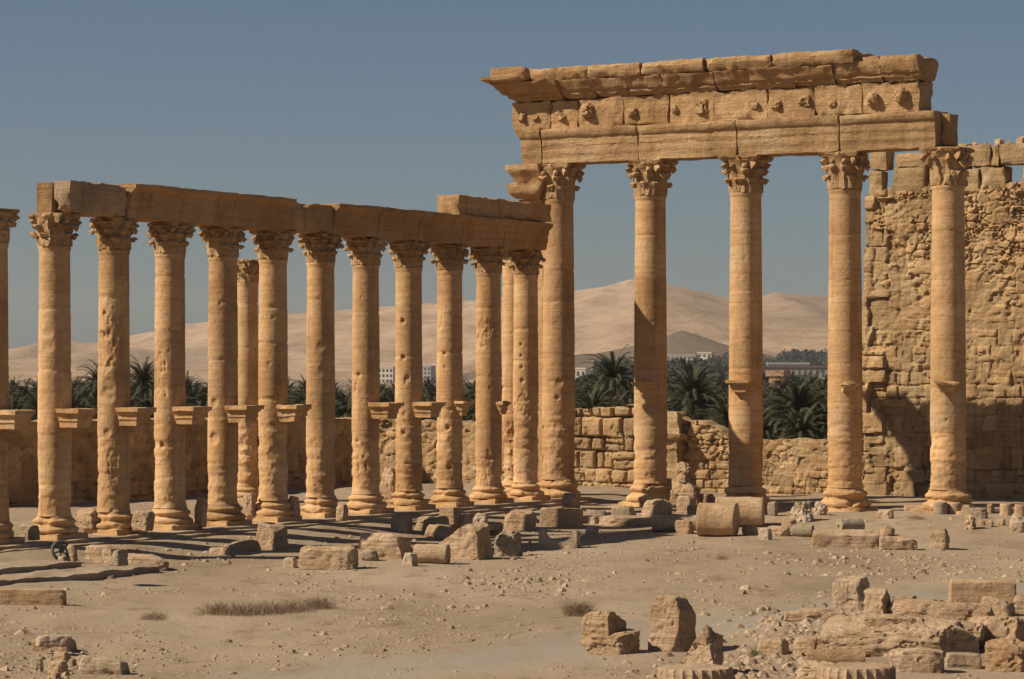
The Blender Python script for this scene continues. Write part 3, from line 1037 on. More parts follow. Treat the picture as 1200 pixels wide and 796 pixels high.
def ashlar(courses, wmin, wmax, seed, joint=.06, depth=.05, off=.04, miss=.0, noise=.02, round_=.09, tv=.14):
    rng = random.Random(seed)
    cz = [-5.0]
    rows = []
    z = courses[0]
    bounds = [z]
    while z < 40:
        z += rng.uniform(courses[1], courses[2])
        bounds.append(z)
    bounds = np.array(bounds)
    rowb = []
    for i in range(len(bounds)):
        u = -rng.uniform(0, wmax)
        b = [u]
        while u < 60:
            u += rng.uniform(wmin, wmax)
            b.append(u)
        rowb.append(np.array(b))
    offs = [np.array([rng.uniform(-1, 1) for _ in b]) for b in rowb]
    gone = [np.array([rng.random() < miss for _ in b]) for b in rowb]
    def pat(U, Z):
        P3 = np.stack([U, Z, 0 * U + seed], 1)
        Uw = U + .07 * fbm(P3 * 1.6, 3, seed)
        Zw = Z + .07 * fbm(P3 * .9, 3, seed + 1)
        r = np.clip(np.searchsorted(bounds, Zw) - 1, 0, len(bounds) - 2)
        d = np.zeros_like(U)
        idv = np.zeros_like(U)
        for i in range(len(bounds) - 1):
            sel = r == i
            if not sel.any(): continue
            b = rowb[i]
            k = np.clip(np.searchsorted(b, Uw[sel]) - 1, 0, len(b) - 2)
            du = np.minimum(Uw[sel] - b[k], b[k + 1] - Uw[sel])
            dz = np.minimum(Zw[sel] - bounds[i], bounds[i + 1] - Zw[sel])
            hsh = (offs[i][k] * 7.77) % 1.0
            midu = (b[k] + b[k + 1]) / 2 + .2 * (hsh - .5)
            midz = (bounds[i] + bounds[i + 1]) / 2 + .1 * (hsh - .5)
            su = (hsh < .16) & (b[k + 1] - b[k] > wmin * 1.25)
            sz = (hsh > .70) & (bounds[i + 1] - bounds[i] > .5)
            du = np.where(su, np.minimum(du, np.abs(Uw[sel] - midu)), du)
            dz = np.where(sz, np.minimum(dz, np.abs(Zw[sel] - midz)), dz)
            sub = np.where(su, np.sign(Uw[sel] - midu), 0) + np.where(sz, np.sign(Zw[sel] - midz), 0)
            e = np.minimum(du, dz)
            jn = np.clip(.75 + .9 * fbm(P3[sel] * 1.1, 3, seed + 6), .1, 1.5)
            corner = np.hypot(np.clip(round_ - du, 0, None), np.clip(round_ - dz, 0, None))
            prof = (-depth * np.clip(corner / round_, 0, 1.3) ** 2 - depth * 1.4 * sstep(joint * .5, joint * .15, e)) * jn
            d[sel] = prof + off * (offs[i][k] + .5 * sub) - .16 * gone[i][k]
            idv[sel] = np.clip(offs[i][k] + .6 * sub, -1.2, 1.2)
        d += noise * fbm(P3 * 2.4, 5, seed + 4) - noise * 1.5 * sstep(.3, .4, fbm(P3 * 3.1, 4, seed + 9))
        t = 1 + tv * idv
        return d, np.stack([t, t * (1 - .03 * idv), t * (1 - .05 * idv)], 1)
    return pat

def rubble(scale, seed, bump=.09, mortar=.5, noise=.05, tv=.2):
    def pat(U, Z):
        P3 = np.stack([U, Z, 0 * U + seed * .7], 1)
        uw_ = U + .12 * vnoise(P3 * 1.8, seed)
        zw_ = Z + .08 * vnoise(P3 * 2.1, seed + 1)
        fa, fb, ia = vor2(uw_ / scale, zw_ / (scale * .72), seed)
        fc_, fd, ib = vor2(uw_ / (scale * 1.9), zw_ / (scale * 1.25), seed + 50)
        bigs = ib > .15
        idr = np.where(bigs, ib, ia)
        e = np.where(bigs, np.minimum(1.6 * (fd - fc_), .6), np.minimum(fb - fa, 2.0 * (fd - fc_) + .1))
        stone = sstep(.0, .30, e)
        m = sstep(-.1, .35, fbm(P3 * .8, 3, seed + 2) + (mortar - .5) * 1.4)
        d = bump * (stone - .6) * (.35 + .65 * (1 - m)) + .45 * bump * idr * (1 - .7 * m)
        d += noise * fbm(P3 * 1.1, 5, seed + 3) + .012 * fbm(P3 * 9, 3, seed + 5)
        hole = sstep(.30, .42, fbm(P3 * 1.7, 4, seed + 8))
        d -= .10 * hole
        t = 1 + tv * idr * (1 - .6 * m)
        return d, np.stack([t, t * (1 - .04 * idr), t * (1 - .07 * idr)], 1)
    return pat

def ragged(pts, seed, amp=.15, step=.45):
    pu = [p[0] for p in pts]
    pz = [p[1] for p in pts]
    def top(u):
        q = np.interp(u, pu, pz)
        P3 = np.stack([np.floor(u / step), 0 * u, 0 * u + seed], 1)
        P4 = np.stack([u * 2.5, 0 * u, 0 * u + seed], 1)
        return q + amp * vnoise(P3 * 1.37 + .5, seed) + .35 * amp * fbm(P4, 3, seed + 1)
    return top

def zpx(py, Y): return CAMZ + (HOR - py) * Y / F
def far_wall(name, label, p0, p1, tops, pattern, seed, ds=.07, thick=1.0, amp=.12, z0=-.2, step=.45, mat=M_WALL):
    a0, a1 = a_px(p0, -GW), a_px(p1, -GW)
    pts = []
    for px, py in tops:
        a = a_px(px, -GW)
        pts.append((a - a0, zpx(py, Rp(a, -GW)[1])))
    return wall(name, label, Rp(a0, -GW)[:2], DW, a1 - a0, ragged(pts, seed, amp, step), z0, thick, pattern, ds, seed, mat)

def blend(p1, p2, z, w=.3, seed=0):
    def pat(U, Z):
        d1, t1 = p1(U, Z)
        d2, t2 = p2(U, Z)
        k = sstep(z - w, z + w, Z + .35 * fbm(np.stack([U * .8, Z * .8, 0 * U + seed], 1), 3, seed))
        return d1 * (1 - k) + d2 * k, t1 * (1 - k)[:, None] + t2 * k[:, None]
    return pat

# shaded wall behind the lower colonnade
u0, u1 = u_px(-40, -GL), u_px(434, -GL)
lw_pat = blend(ashlar((0, .5, .7), .7, 1.5, 71, depth=.07), rubble(.42, 72, .08, .5, .07, .38), 1.3, .3, 70)
wall('enclosure_wall', 'long plain wall in shade behind the lower colonnade', Lp(u0, -GL)[:2], DU, u1 - u0,
     ragged([(0, 3.75), (12, 3.72), (30, 3.5)], 6, .05), -.2, 1.0, lw_pat, .085, 73)
far_wall('enclosure_wall', 'low sunlit rough wall seen between the last columns of the lower colonnade', 433, 583,
         [(433, 493), (500, 494), (583, 496)], rubble(.5, 81, .10, .62, .08), 82)
far_wall('wall_stub', 'smooth upright wall stub of big plain blocks left of the corner pier', 583, 624,
         [(583, 464), (604, 464), (606, 478), (624, 480)], ashlar((0, .8, 1.2), 1.0, 1.6, 84, depth=.03, noise=.015), 85, thick=.8, amp=.03)
far_wall('ashlar_wall', 'wall of large rounded square blocks with open joints between tall columns', 624, 760,
         [(624, 478), (690, 479), (716, 477), (745, 474), (760, 480)],
         ashlar((.1, .55, .95), .55, 1.35, 91, .12, .13, .07, .06, .04, .15, .16), 92, .05, amp=.10, step=.8)
far_wall('rubble_wall', 'rubble wall sloping down to the right behind the headless stone figure', 760, 884,
         [(760, 480), (782, 484), (790, 486), (800, 492), (822, 494), (845, 506), (858, 515), (884, 516)],
         blend(ashlar((.1, .35, .6), .4, .9, 94, .08, .06, .05, .05, .04, .1), rubble(.34, 95, .11, .45, .08), 2.0, .4, 96), 97, .05, amp=.10)
far_wall('low_wall', 'low even wall of small mixed stones in front of the palm grove', 884, 1012,
         [(884, 516), (1012, 515)], blend(ashlar((.1, .24, .42), .25, .7, 88, .06, .035, .03, .04, .035, .08, .3), rubble(.36, 98, .06, .6, .04, .3), 1.6, .5, 89), 99, .05, amp=.04)

# high wall on the right
def high_pattern():
    lo = ashlar((.2, .5, .9), .5, 1.3, 111, .07, .04, .045, .07, .04, .09, .2)
    mid = blend(ashlar((.2, .4, .75), .4, 1.1, 112, .06, .03, .03, .05, .045, .07, .2), rubble(.40, 113, .08, .56, .06, .22), 7.6, 1.6, 4)
    hi = rubble(.24, 114, .14, .34, .09, .26)
    base = blend(blend(lo, mid, 6.0, .4, 1), hi, 10.6, .5, 2)
    quoin = ashlar((.1, .8, 1.3), 1.0, 1.4, 115, .06, .05, .10, 0, .03)
    def pat(U, Z):
        d, t = base(U, Z)
        dq, tq = quoin(U, Z)
        edge = .75 + .35 * np.sign(np.sin(Z * 2.4)) + .2 * vnoise(np.stack([Z * .9, 0 * Z, 0 * Z], 1), 9)
        k = sstep(edge + .04, edge - .04, U)
        lean = -.05 * np.clip(Z - 6, 0, None)
        return d * (1 - k) + (dq + .06) * k + lean, t * (1 - k)[:, None] + tq * 1.05 * k[:, None]
    return pat
a0 = a_px(1011, -GW)
hw = wall('high_wall', 'high ruined wall of rubble over squared blocks behind the end column', Rp(a0, -GW)[:2], DW, 21,
          ragged([(0, 13.3), (.3, 13.38), (1.0, 13.5), (4, 13.6), (21, 13.7)], 15, .15, .5), -.2, 1.4, high_pattern(), .055, 116)
def coping(p0, p1, z, h, seed, D=.9, back=-.75, nm='coping_block'):
    s0, s1 = a_px(p0, -GW), a_px(p1, -GW)
    V, Fc = sweep_rect(s1 - s0 - .03, D, [(0, 0), (h, 0)], '', .11)
    V = rough(V, seed, .045, 1.8, 4, .14, .14)
    g = random.Random(seed).uniform(.92, 1.1)
    mk(nm, place(V, Rp((s0 + s1) / 2, -GW + back, z), ROT_R), Fc, M_WALL, hw, tint=(g, g, g))
for i, (p0, p1, z, h) in enumerate([(1014, 1030, 13.35, 1.0), (1014, 1036, 14.36, .85), (1042, 1084, 13.5, .95), (1084, 1130, 13.4, 1.0), (1126, 1144, 13.5, .75), (1144, 1176, 13.5, .82),
                                    (1194, 1228, 13.5, .84), (1045, 1086, 14.46, .58), (1086, 1130, 14.42, .9), (1130, 1158, 14.35, .88), (1158, 1167, 14.34, .9), (1167, 1206, 14.37, .86), (1206, 1250, 14.38, .9), (1228, 1290, 13.5, .86)]):
    coping(p0, p1, z - (.25 if z < 14 else .03), h + (.24 if z < 14 else .03), 500 + i)
for i, (px, s) in enumerate([(1136, .22), (1148, .16), (1165, .34), (1176, .2), (1190, .40), (1199, .45), (1208, .3)]):
    V, Fc = rock((s, s, s * .8), 530 + i, 3.5, 3, .1, 8)
    mk('loose_stone', place(V, Rp(a_px(px, -GW), -GW - .7, 15.2), i), Fc, M_ROCK, hw)

# ------------------------------------------------------------------ stylobate, steps and earth ledges (setting)
def slab(o2, d2, L, D, z0, z1, seed, ds=.2, amp=.03, edge=.08, lateral=.0):
    """long slab; o2 = middle of its long axis"""
    V, Fc = sweep_rect(L, D, [(z0, 0), (z1, 0)], '', ds)
    V = rough(V, seed, amp, 1.5, 4, edge, .1)
    if lateral:
        V[:, 1] += lateral * fbm(np.stack([V[:, 0] * 1.3, 0 * V[:, 0], 0 * V[:, 0] + seed], 1), 3, seed) * (V[:, 1] < 0)
    return place(V, (o2[0], o2[1], 0), math.atan2(d2[1], d2[0])), Fc
parts = [slab(Lp(8, -.25)[:2], DU, 48, 2.7, .1, .585, 600, .16, .025, .10)]
mk('stylobate', *parts[0], M_STEP, tint=(1.05, 1.03, 1.0))['kind'] = 'structure'
for i in range(2):
    z1 = .585 - .105 * (i + 1)
    w1 = 1.10 + .36 * (i + 1)
    V, Fc = slab(Lp(8, w1 - .5)[:2], DU, 48, 1.0, z1 - .2, z1, 601 + i, .16, .03, .12, .06)
    mk('step', V, Fc, M_STEP)['kind'] = 'structure'
V, Fc = slab(Rp(1.4, .35)[:2], DW, 8.5, 2.5, -.1, .33, 611, .14, .04, .14, .1)
mk('stylobate', V, Fc, M_STEP, tint=(1.1, 1.08, 1.05))['kind'] = 'structure'
V, Fc = slab(Lp(-11, 3.2)[:2], DU, 15.8, 6.7, -.2, .17, 612, .12, .06, .12, .16)
mk('earth_ledge', V, Fc, M_GROUND, attr=np.zeros(len(V)))['kind'] = 'structure'
V, Fc = slab(Lp(-12.5, 2.3)[:2], DU, 15.2, 5.2, -.2, .34, 613, .12, .06, .12, .14)
mk('earth_ledge', V, Fc, M_GROUND, attr=np.zeros(len(V)))['kind'] = 'structure'

# ------------------------------------------------------------------ fallen stones
def fit(x0, x1, yt, yb, ratio, rz, up=0.0):
    X, Y = spot((x0 + x1) / 2, yb)
    if up:
        Y = (CAMZ - gz(X, Y) - up) * F / (yb - HOR)
        X = ((x0 + x1) / 2 - 600) / F * Y
    W = (x1 - x0) * Y / F
    L = W / (abs(math.cos(rz)) + ratio * abs(math.sin(rz)))
    D = ratio * L
    dp = D * abs(math.cos(rz)) + L * abs(math.sin(rz))
    H = max(.08, (yb - yt) * Y / F - .5 * dp * 5.6 / Y)
    return X, Y + dp * .42, L, D, H, (gz(X, Y + dp * .3) if not up else gz(X, Y) + up)
SEED = [700]
def stone(x0, x1, yt, yb, label, name='fallen_block', cat='stone block', ratio=.6, rz=-30, k=9, chips=4, amp=.05, n=22, mat=None, tilt=(0, 0), up=0, strata=.0, group='fallen stones in the court', depth=.82, tint=(1, 1, 1), cuts=(), add=None):
    SEED[0] += 1
    X, Y, L, D, H, z = fit(x0, x1, yt, yb, ratio, R_(rz), up)
    V, Fc = rock((L, D, H + .06), SEED[0], k, chips, amp, n, depth, strata, cuts)
    if add:                         # a second mass grown together with the first: (x, y, z, sx, sy, sz) in its sizes
        v2, f2 = rock((L * add[3], D * add[4], H * add[5]), SEED[0] + 5000, k, chips, amp, n, depth, strata)
        V, Fc = join([(V, Fc), (v2 + np.array([L * add[0], D * add[1], H * add[2]]), f2)])
    V = rot(V, 0, R_(tilt[0]), R_(tilt[1]))
    V = place(V, (X, Y, z - .06), R_(rz))
    o = mk(name, V, Fc, mat or M_ROCK, loc=(X, Y, z), sharp=45, tint=tint)
    return tag(o, label, cat, group)
def drum(x0, x1, yt, yb, label, rz, name='column_drum', cat='column drum', mat=None, up=0, hole=False, taper=0, group='fallen column drums', tint=(1, 1, 1)):
    """a drum lying down; rz = world direction of its axis in degrees"""
    SEED[0] += 1
    X, Y = spot((x0 + x1) / 2, yb)
    R = (yb - yt) * Y / F / 2 * .985
    W = (x1 - x0) * Y / F
    c, s = abs(math.cos(R_(rz))), abs(math.sin(R_(rz)))
    L = max(.25, (W - 2 * R * s) / max(c, .15))
    nz = max(6, int(L / .06))
    prof = [(-L / 2 + .0, R * .02)] + [(-L / 2, R * q) for q in (.3, .6, .85, .97)] if not hole else [(-L / 2 + .18, R * .12), (-L / 2 + .16, R * .20), (-L / 2 + .0, R * .24), (-L / 2, R * .6), (-L / 2, R * .97)]
    prof += [(-L / 2 + .02 + (L - .04) * i / nz, R * (1 - taper * i / nz)) for i in range(nz + 1)]
    prof += [(L / 2, R * q * (1 - taper)) for q in (.97, .85, .6, .3, .02)]
    V, Fc = lathe(prof, 44)
    V = rough(V, SEED[0], .022 * (R / .5), 2.6 * .5 / R, 4, .0)
    V = rot(V, 0, 0, R_(90))
    z = gz(X, Y)
    V = place(V, (X, Y + R * .9 + L * s * .4, z + R - .03), R_(rz))
    o = mk(name, V, Fc, mat or M_ROCK, loc=(X, Y + R, z), sharp=45, tint=tint)
    return tag(o, label, cat, group)

# left foreground
stone(96, 149, 640, 661, 'wedge-shaped block with a small dark stone on top, below the steps', ratio=.8, k=14, rz=-30, chips=3)
stone(124, 150, 624, 641, 'small dark stone perched on a wedge-shaped block below the steps', ratio=.9, k=8, rz=-40, mat=M_GREY, up=.62)
stone(146, 201, 650, 668, 'tapering stone lying right of the wedge-shaped block', ratio=.5, k=5, chips=7, rz=-20)
stone(75, 91, 638, 660, 'small upright stone beside the dark wheel', name='fallen_stone', ratio=.6, k=4, chips=6)
stone(64, 81, 652, 664, 'small low rock leaning in front of the dark wheel', name='fallen_stone', ratio=.7, k=3, chips=6)
stone(-40, 76, 690, 709, 'long fallen squared beam entering from the left edge', ratio=.16, rz=-3, k=16, chips=1, amp=.02, n=26, tint=(1.05, 1, .93))
stone(35, 87, 748, 764, 'yellowish slab with a pale stone lying on it, bottom left', ratio=.7, rz=-12, k=9, chips=5)
stone(38, 82, 740, 751, 'pale thin stone resting on the yellowish slab, bottom left', ratio=.5, rz=5, k=4, mat=M_PALE, up=.24)
stone(86, 151, 770, 792, 'whitish sloping slab at the bottom left, rightmost of its heap', ratio=.45, rz=-22, k=7, chips=6, mat=M_PALE, tilt=(0, 5))
stone(34, 51, 771, 789, 'small white upright stone in the heap at the bottom left', name='fallen_stone', k=4, ratio=.8, mat=M_PALE)
stone(53, 80, 773, 789, 'tan angular stone between the white stone and whitish slab, bottom left', name='fallen_stone', k=4, ratio=.8, chips=7)
stone(60, 84, 764, 776, 'tan low stone behind the angular one in the bottom left heap', name='fallen_stone', k=5, ratio=.8)
stone(54, 71, 788, 797, 'small block touching the bottom edge in the left heap', name='fallen_stone', k=8, ratio=.8)
stone(77, 90, 772, 784, 'little brown stone against the end of the whitish slab', name='fallen_stone', k=4, ratio=.8)
# middle left
stone(297, 338, 614, 645, 'upright cube-like block standing alone below the lower steps', ratio=.85, rz=-35, k=14, chips=3)
stone(264, 305, 634, 646, 'flat thin slab left of the cube-like block', ratio=.7, k=6, chips=6)
stone(243, 271, 641, 651, 'small flat rock left of the thin slab by the cube-like block', name='fallen_stone', k=4, ratio=.6)
stone(347, 420, 640, 668, 'big rounded half-buried block lying in front of the steps', ratio=.45, rz=-12, k=5, chips=4, n=26)
stone(330, 350, 654, 666, 'small pale stone at the left end of the big rounded block', name='fallen_stone', k=4, ratio=.7, mat=M_PALE)
stone(383, 424, 640, 652, 'low pale rock behind the right end of the rounded block', name='fallen_stone', k=4, ratio=.6, chips=6)
stone(420, 446, 644, 658, 'grey rounded boulder right of the big rounded block', name='boulder', cat='boulder', k=3, ratio=.8, mat=M_GREY, tint=(1, .97, .93))
stone(413, 486, 625, 655, 'long pale squared block left of the small lying drum', ratio=.55, rz=-28, k=12, chips=4, n=22)
drum(484, 528, 637, 661, 'small stubby column drum lying in front of the big wedge block', -14)
stone(470, 491, 648, 664, 'short tapered stone stub left of the small lying drum', name='fallen_stone', k=4, ratio=.9, mat=M_PALE)
stone(513, 580, 612, 656, 'largest wedge-shaped block in the middle heap, its right face shaded', ratio=.55, rz=-38, k=10, chips=4, n=34, depth=.82, cuts=((-.62, 0, .78, .55),))
stone(496, 534, 616, 632, 'cushion-shaped stone lying behind the small lying drum', name='fallen_stone', k=4, ratio=.8)
stone(552, 574, 602, 620, 'white carved chunk on top of the largest wedge block', name='carved_fragment', cat='carved stone', k=3.5, ratio=.8, chips=6, amp=.13, mat=M_PALE, up=.85)
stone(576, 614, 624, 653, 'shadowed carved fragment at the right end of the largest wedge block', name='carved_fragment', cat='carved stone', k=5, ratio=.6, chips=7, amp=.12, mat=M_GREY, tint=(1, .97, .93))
stone(457, 484, 603, 625, 'grey upright square block standing on the steps', ratio=.7, rz=-30, k=16, chips=1, amp=.02, mat=M_GREY)
stone(483, 528, 606, 625, 'dull block behind the grey upright block on the steps', ratio=.6, k=9, mat=M_STEP, tint=(1, .97, .93))
stone(507, 557, 603, 623, 'broad cracked block on the steps left of the stacked slabs', ratio=.7, k=10, chips=4)
stone(514, 541, 587, 606, 'neat squared pillar block standing in front of a ringed column', ratio=.9, rz=-30, k=18, chips=0, amp=.012, up=.3)
for i in range(5):
    stone(556 - i * .5, 590, 598 + i * 5.2, 604 + i * 5.2, ['topmost slab of the small stack left of the prism block', 'second slab from the top in the small stack',
          'middle slab of the small stack beside the wedge block', 'fourth slab down in the small stack', 'lowest slab of the small stack beside the wedge block'][i], name='thin_slab', cat='stone slab', ratio=.7, rz=-30, k=14, chips=2, amp=.02, up=.02 + (4 - i) * .17, mat=M_STEP, tint=(1, .97, .93), group='stacked thin slabs')
stone(586, 634, 598, 622, 'rough broken block between slab stack and the prism block', ratio=.6, rz=-25, k=6, chips=7)
stone(632, 684, 596, 618, 'prism-shaped block with a bright left end near the corner column', ratio=.45, rz=-18, k=18, chips=2, amp=.015)
stone(655, 682, 578, 598, 'grey pointed boulder on the ledge below the corner column', name='boulder', cat='boulder', k=3.5, ratio=.8, chips=7, mat=M_GREY, tint=(1, .97, .93))
stone(684, 704, 616, 626, 'small rounded pale stone alone on the dust right of the hollow block', name='fallen_stone', k=3, ratio=.8, mat=M_PALE)
stone(678, 704, 605, 614, 'thin pale slab in shade behind the prism block', name='thin_slab', cat='stone slab', k=8, ratio=.6, mat=M_PALE)
stone(700, 770, 606, 617, 'flat broken slab with dark edge on the dust before the ledge', name='thin_slab', cat='stone slab', k=6, ratio=.5, rz=-8, chips=6)
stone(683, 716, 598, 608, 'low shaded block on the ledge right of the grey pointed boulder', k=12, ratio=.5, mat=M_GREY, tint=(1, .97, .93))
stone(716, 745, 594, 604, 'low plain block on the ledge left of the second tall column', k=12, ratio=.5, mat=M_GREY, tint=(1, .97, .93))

# hollow carved trough
def hollow():
    X, Y = spot(656, 643)
    L, D, H, = 50 * Y / F * .95, .75, 23 * Y / F
    V, Fc = sweep_rect(L, D, [(0, 0), (H, 0)], '', .05)
    cx_ = np.clip(1 - (V[:, 0] / (L * .40)) ** 2, 0, 1)
    scoop = np.sqrt(cx_) * H * .62
    topm = sstep(H * .15, H, V[:, 2])
    V[:, 2] -= scoop * topm * (V[:, 2] > H * .3)
    V = rough(V, 77, .03, 2.4, 4, .08, .1)
    o = mk('hollow_block', place(V, (X, Y + .4, gz(X, Y) - .05), R_(-14)), Fc, M_PALE, loc=(X, Y + .4, gz(X, Y)), sharp=60)
    tag(o, 'pale hollowed block with a curved scoop, right of the middle heap', 'carved stone', 'fallen stones in the court')
hollow()

# around the tall columns
stone(774, 788, 561, 592, 'pale narrow square post at the foot of the second tall column', name='stone_post', cat='stone post', ratio=.8, k=18, chips=1, amp=.012, mat=M_PALE)
def figure():
    X, Y = spot(804, 592)
    Y = 109.0
    X = (804 - 600) / F * Y
    z = gz(X, Y)
    s = Y / F
    body, bf = rock((36 * s, 26 * s, 30 * s), 901, 4, 6, .10, 24)
    body[:, :2] *= (1 - .38 * sstep(14 * s, 30 * s, body[:, 2]))[:, None]
    neck, nf = rock((15 * s, 14 * s, 14 * s), 902, 3, 2, .08, 10)
    head, hf = rock((20 * s, 18 * s, 15 * s), 903, 3.2, 3, .14, 14)
    V, Fc = join([(body, bf), (neck + (-2 * s, 0, 27 * s), nf), (head + (-2 * s, 0, 38 * s), hf)])
    V = rough(V, 904, .05, 2.5, 4)
    o = mk('eroded_figure', place(V, (X, Y, z), R_(-25)), Fc, M_ROCK, loc=(X, Y, z), sharp=55, tint=(1, .97, .92))
    tag(o, 'eroded bust-like stone with shoulders and head shape before the sloping rubble wall', 'carved stone')
    for k_, (dx, dz, w, h) in enumerate([(-17, 50, 17, 6), (-16, 40, 12, 9)]):
        pass
figure()
pa = a_px(788, -GW + .5)
V, Fc = sweep_rect(.62, .7, [(0, .12), (.5, .06), (.55, .0), (1.1, .0), (1.15, -.04), (2.0, -.02), (2.05, .04), (2.5, .0), (2.55, .22), (2.75, .28), (2.80, .05), (3.0, .0), (3.7, -.05)], 'flr', .09)
V = rough(V, 905, .10, 2.2, 4, .2, .15)
pp = Rp(pa, -GW + .3, .2)
tag(mk('wall_pier', place(V, pp, ROT_R), Fc, M_WALL, loc=tuple(pp)), 'crumbling stacked stone pier against the rubble wall, behind the second tall column', 'pier')
stone(749, 792, 586, 606, 'tilted grey-brown boulder below the second tall column', name='boulder', cat='boulder', k=4.5, ratio=.6, chips=6, tilt=(0, -8))
stone(792, 816, 582, 602, 'brown stone between the tilted boulder and the fallen drums', name='fallen_stone', k=4, ratio=.8)
stone(814, 842, 579, 593, 'dark rough stone behind the upper fallen drum', name='fallen_stone', k=5, ratio=.6)
stone(805, 820, 592, 604, 'small squarish stone squeezed left of the front fallen drum', name='fallen_stone', k=8, ratio=.8)
drum(764, 832, 603, 623, 'long thin drum lying left of the two big fallen drums', -6, mat=M_PALE, tint=(.95, .9, .85))
stone(788, 816, 610, 626, 'dark broken lump against the long thin drum', name='fallen_stone', k=4, ratio=.7, chips=7, tint=(.8, .75, .7))
drum(838, 899, 582, 619, 'rear one of the two big fallen drums, partly hidden', -9, tint=(1.02, .98, .92))
drum(816, 870, 589, 630, 'front one of the two big fallen drums, nearest the camera', -16, tint=(1.02, .98, .92))
stone(869, 890, 615, 627, 'brown squared stone in the shade right of the front drum', name='fallen_stone', k=9, ratio=.6)
stone(888, 907, 619, 633, 'small pale stone right of the front fallen drum', name='fallen_stone', k=4, ratio=.8, mat=M_PALE)
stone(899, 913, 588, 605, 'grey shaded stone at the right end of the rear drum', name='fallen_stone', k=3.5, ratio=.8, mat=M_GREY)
stone(926, 956, 588, 612, 'white knobbly carved capital fragment left of the fourth tall column', name='carved_fragment', cat='carved stone', k=3.5, ratio=.8, chips=4, amp=.17, n=26, mat=M_PALE)
stone(952, 971, 588, 604, 'smaller white lump touching the knobbly capital fragment', name='carved_fragment', cat='carved stone', k=3, ratio=.8, amp=.15, mat=M_PALE)
stone(916, 935, 608, 619, 'small brown stone just below the knobbly capital fragment', name='fallen_stone', k=5, ratio=.8)
stone(899, 928, 617, 629, 'low reddish stone left of the tiny lying drum', name='fallen_stone', k=4, ratio=.6, chips=6)
drum(928, 956, 614, 630, 'tiny grey-brown drum lying below the knobbly capital fragment', -18, mat=M_GREY, tint=(1, .97, .93))
drum(980, 1015, 607, 626, 'grey drum with a round hole in its end, behind the long block', 22, mat=M_GREY, hole=True, tint=(1, .97, .93))
stone(950, 1034, 621, 643, 'long squared block lying in front of the holed grey drum', ratio=.28, rz=-7, k=14, chips=3, amp=.025, n=26)
stone(1030, 1052, 616, 629, 'small triangular stone between long block and grey drum', name='fallen_stone', k=2.6, ratio=.8, chips=4)
stone(1031, 1076, 629, 645, 'shorter block continuing the long squared block to the right', ratio=.4, rz=-6, k=10, chips=4)
stone(1089, 1116, 620, 644, 'upright grooved stump alone on the dust at the right', name='stone_stump', cat='stone stump', ratio=.7, k=6, chips=5, amp=.07, mat=M_PALE, tint=(.9, .85, .8))
stone(1027, 1049, 598, 609, 'small yellowish block between the fourth and fifth tall columns', ratio=.6, k=10)
def stub(x0, x1, yt, yb, label, mat=M_GREY, tint=(1, .97, .93)):
    SEED[0] += 1
    X, Y = spot((x0 + x1) / 2, yb)
    R, H = (x1 - x0) * Y / F / 2, (yb - yt) * Y / F
    V, Fc = lathe([(0, R)] + [(H * q, R * (1 - .03 * q)) for q in (.25, .5, .75, .97)] + [(H, R * .93), (H, R * .5), (H, R * .02)], 28)
    V = rough(V, SEED[0], .02, 3, 4)
    tag(mk('column_stub', place(V, (X, Y + R, gz(X, Y) - .03)), Fc, mat, loc=(X, Y + R, gz(X, Y)), tint=tint), label, 'column stub', 'short column stubs')
stub(1095, 1112, 588, 603, 'short grey cylinder standing at the foot of the end column')
stub(1112, 1128, 589, 603, 'short tan cylinder right of the grey one at the end column', M_ROCK, (1, 1, 1))
stone(1126, 1146, 592, 604, 'pale block right of the short cylinders at the end column', ratio=.7, k=8, mat=M_PALE, tint=(.95, .9, .85))
stone(1137, 1160, 595, 608, 'grey angular block near the short cylinders, partly in front', ratio=.7, k=7, mat=M_GREY, tint=(1, .97, .93))
stone(1129, 1146, 604, 621, 'knobby brown capital piece at the right', name='carved_fragment', cat='carved stone', k=4, amp=.13, ratio=.9)
stone(1150, 1168, 590, 602, 'small tan stone behind the grey angular block', name='fallen_stone', k=4, ratio=.8)
stub(1173, 1188, 590, 605, 'flared pot-shaped stub left of the frame edge at the right', M_ROCK, (1.05, 1, .95))
stub(1190, 1206, 591, 607, 'tan stub cut by the right edge of the picture', M_ROCK, (1.0, .95, .9))
stone(1182, 1207, 604, 625, 'white round boulder at the right edge', name='boulder', cat='boulder', k=3, ratio=.8, chips=4, mat=M_PALE)
for i, (x0, x1, yb) in enumerate([(1146, 1156, 616), (1157, 1166, 618), (1167, 1180, 616)]):
    stone(x0, x1, yb - 8, yb, ['leftmost small pebble-like stone beside the knobby piece', 'middle small stone left of the white round boulder', 'small stone nearest the white round boulder'][i], name='fallen_stone', k=3, ratio=.8)
stone(1060, 1100, 592, 600, 'thin dark slab lying between the last two tall columns', name='thin_slab', cat='stone slab', k=7, ratio=.5)

# stones between the left columns
for x0, x1, yt, yb, lab, up_ in [(84, 120, 598, 620, 'pale broken block between the first and second columns', .3), (150, 182, 597, 620, 'tan double block between the second and third columns', .3),
                            (226, 244, 580, 614, 'leaning boulder at the left of the dull repaired column foot', .3), (284, 300, 578, 604, 'rough block at the foot of the smaller hidden column', .3),
                            (334, 352, 582, 604, 'tan block seen behind the pockmarked column', .3), (392, 408, 586, 604, 'tan block behind the column without a console', .3),
                            (440, 470, 548, 590, 'dark boulder in shade by the rough sunlit wall', .3)]:
    stone(x0, x1, yt, yb, lab, ratio=.8, k=7, chips=6, amp=.07, up=up_, group='stones between the lower columns')
stone(20, 46, 613, 630, 'long low slab behind the gap at the first column', ratio=.4, k=9, up=.2, mat=M_STEP)

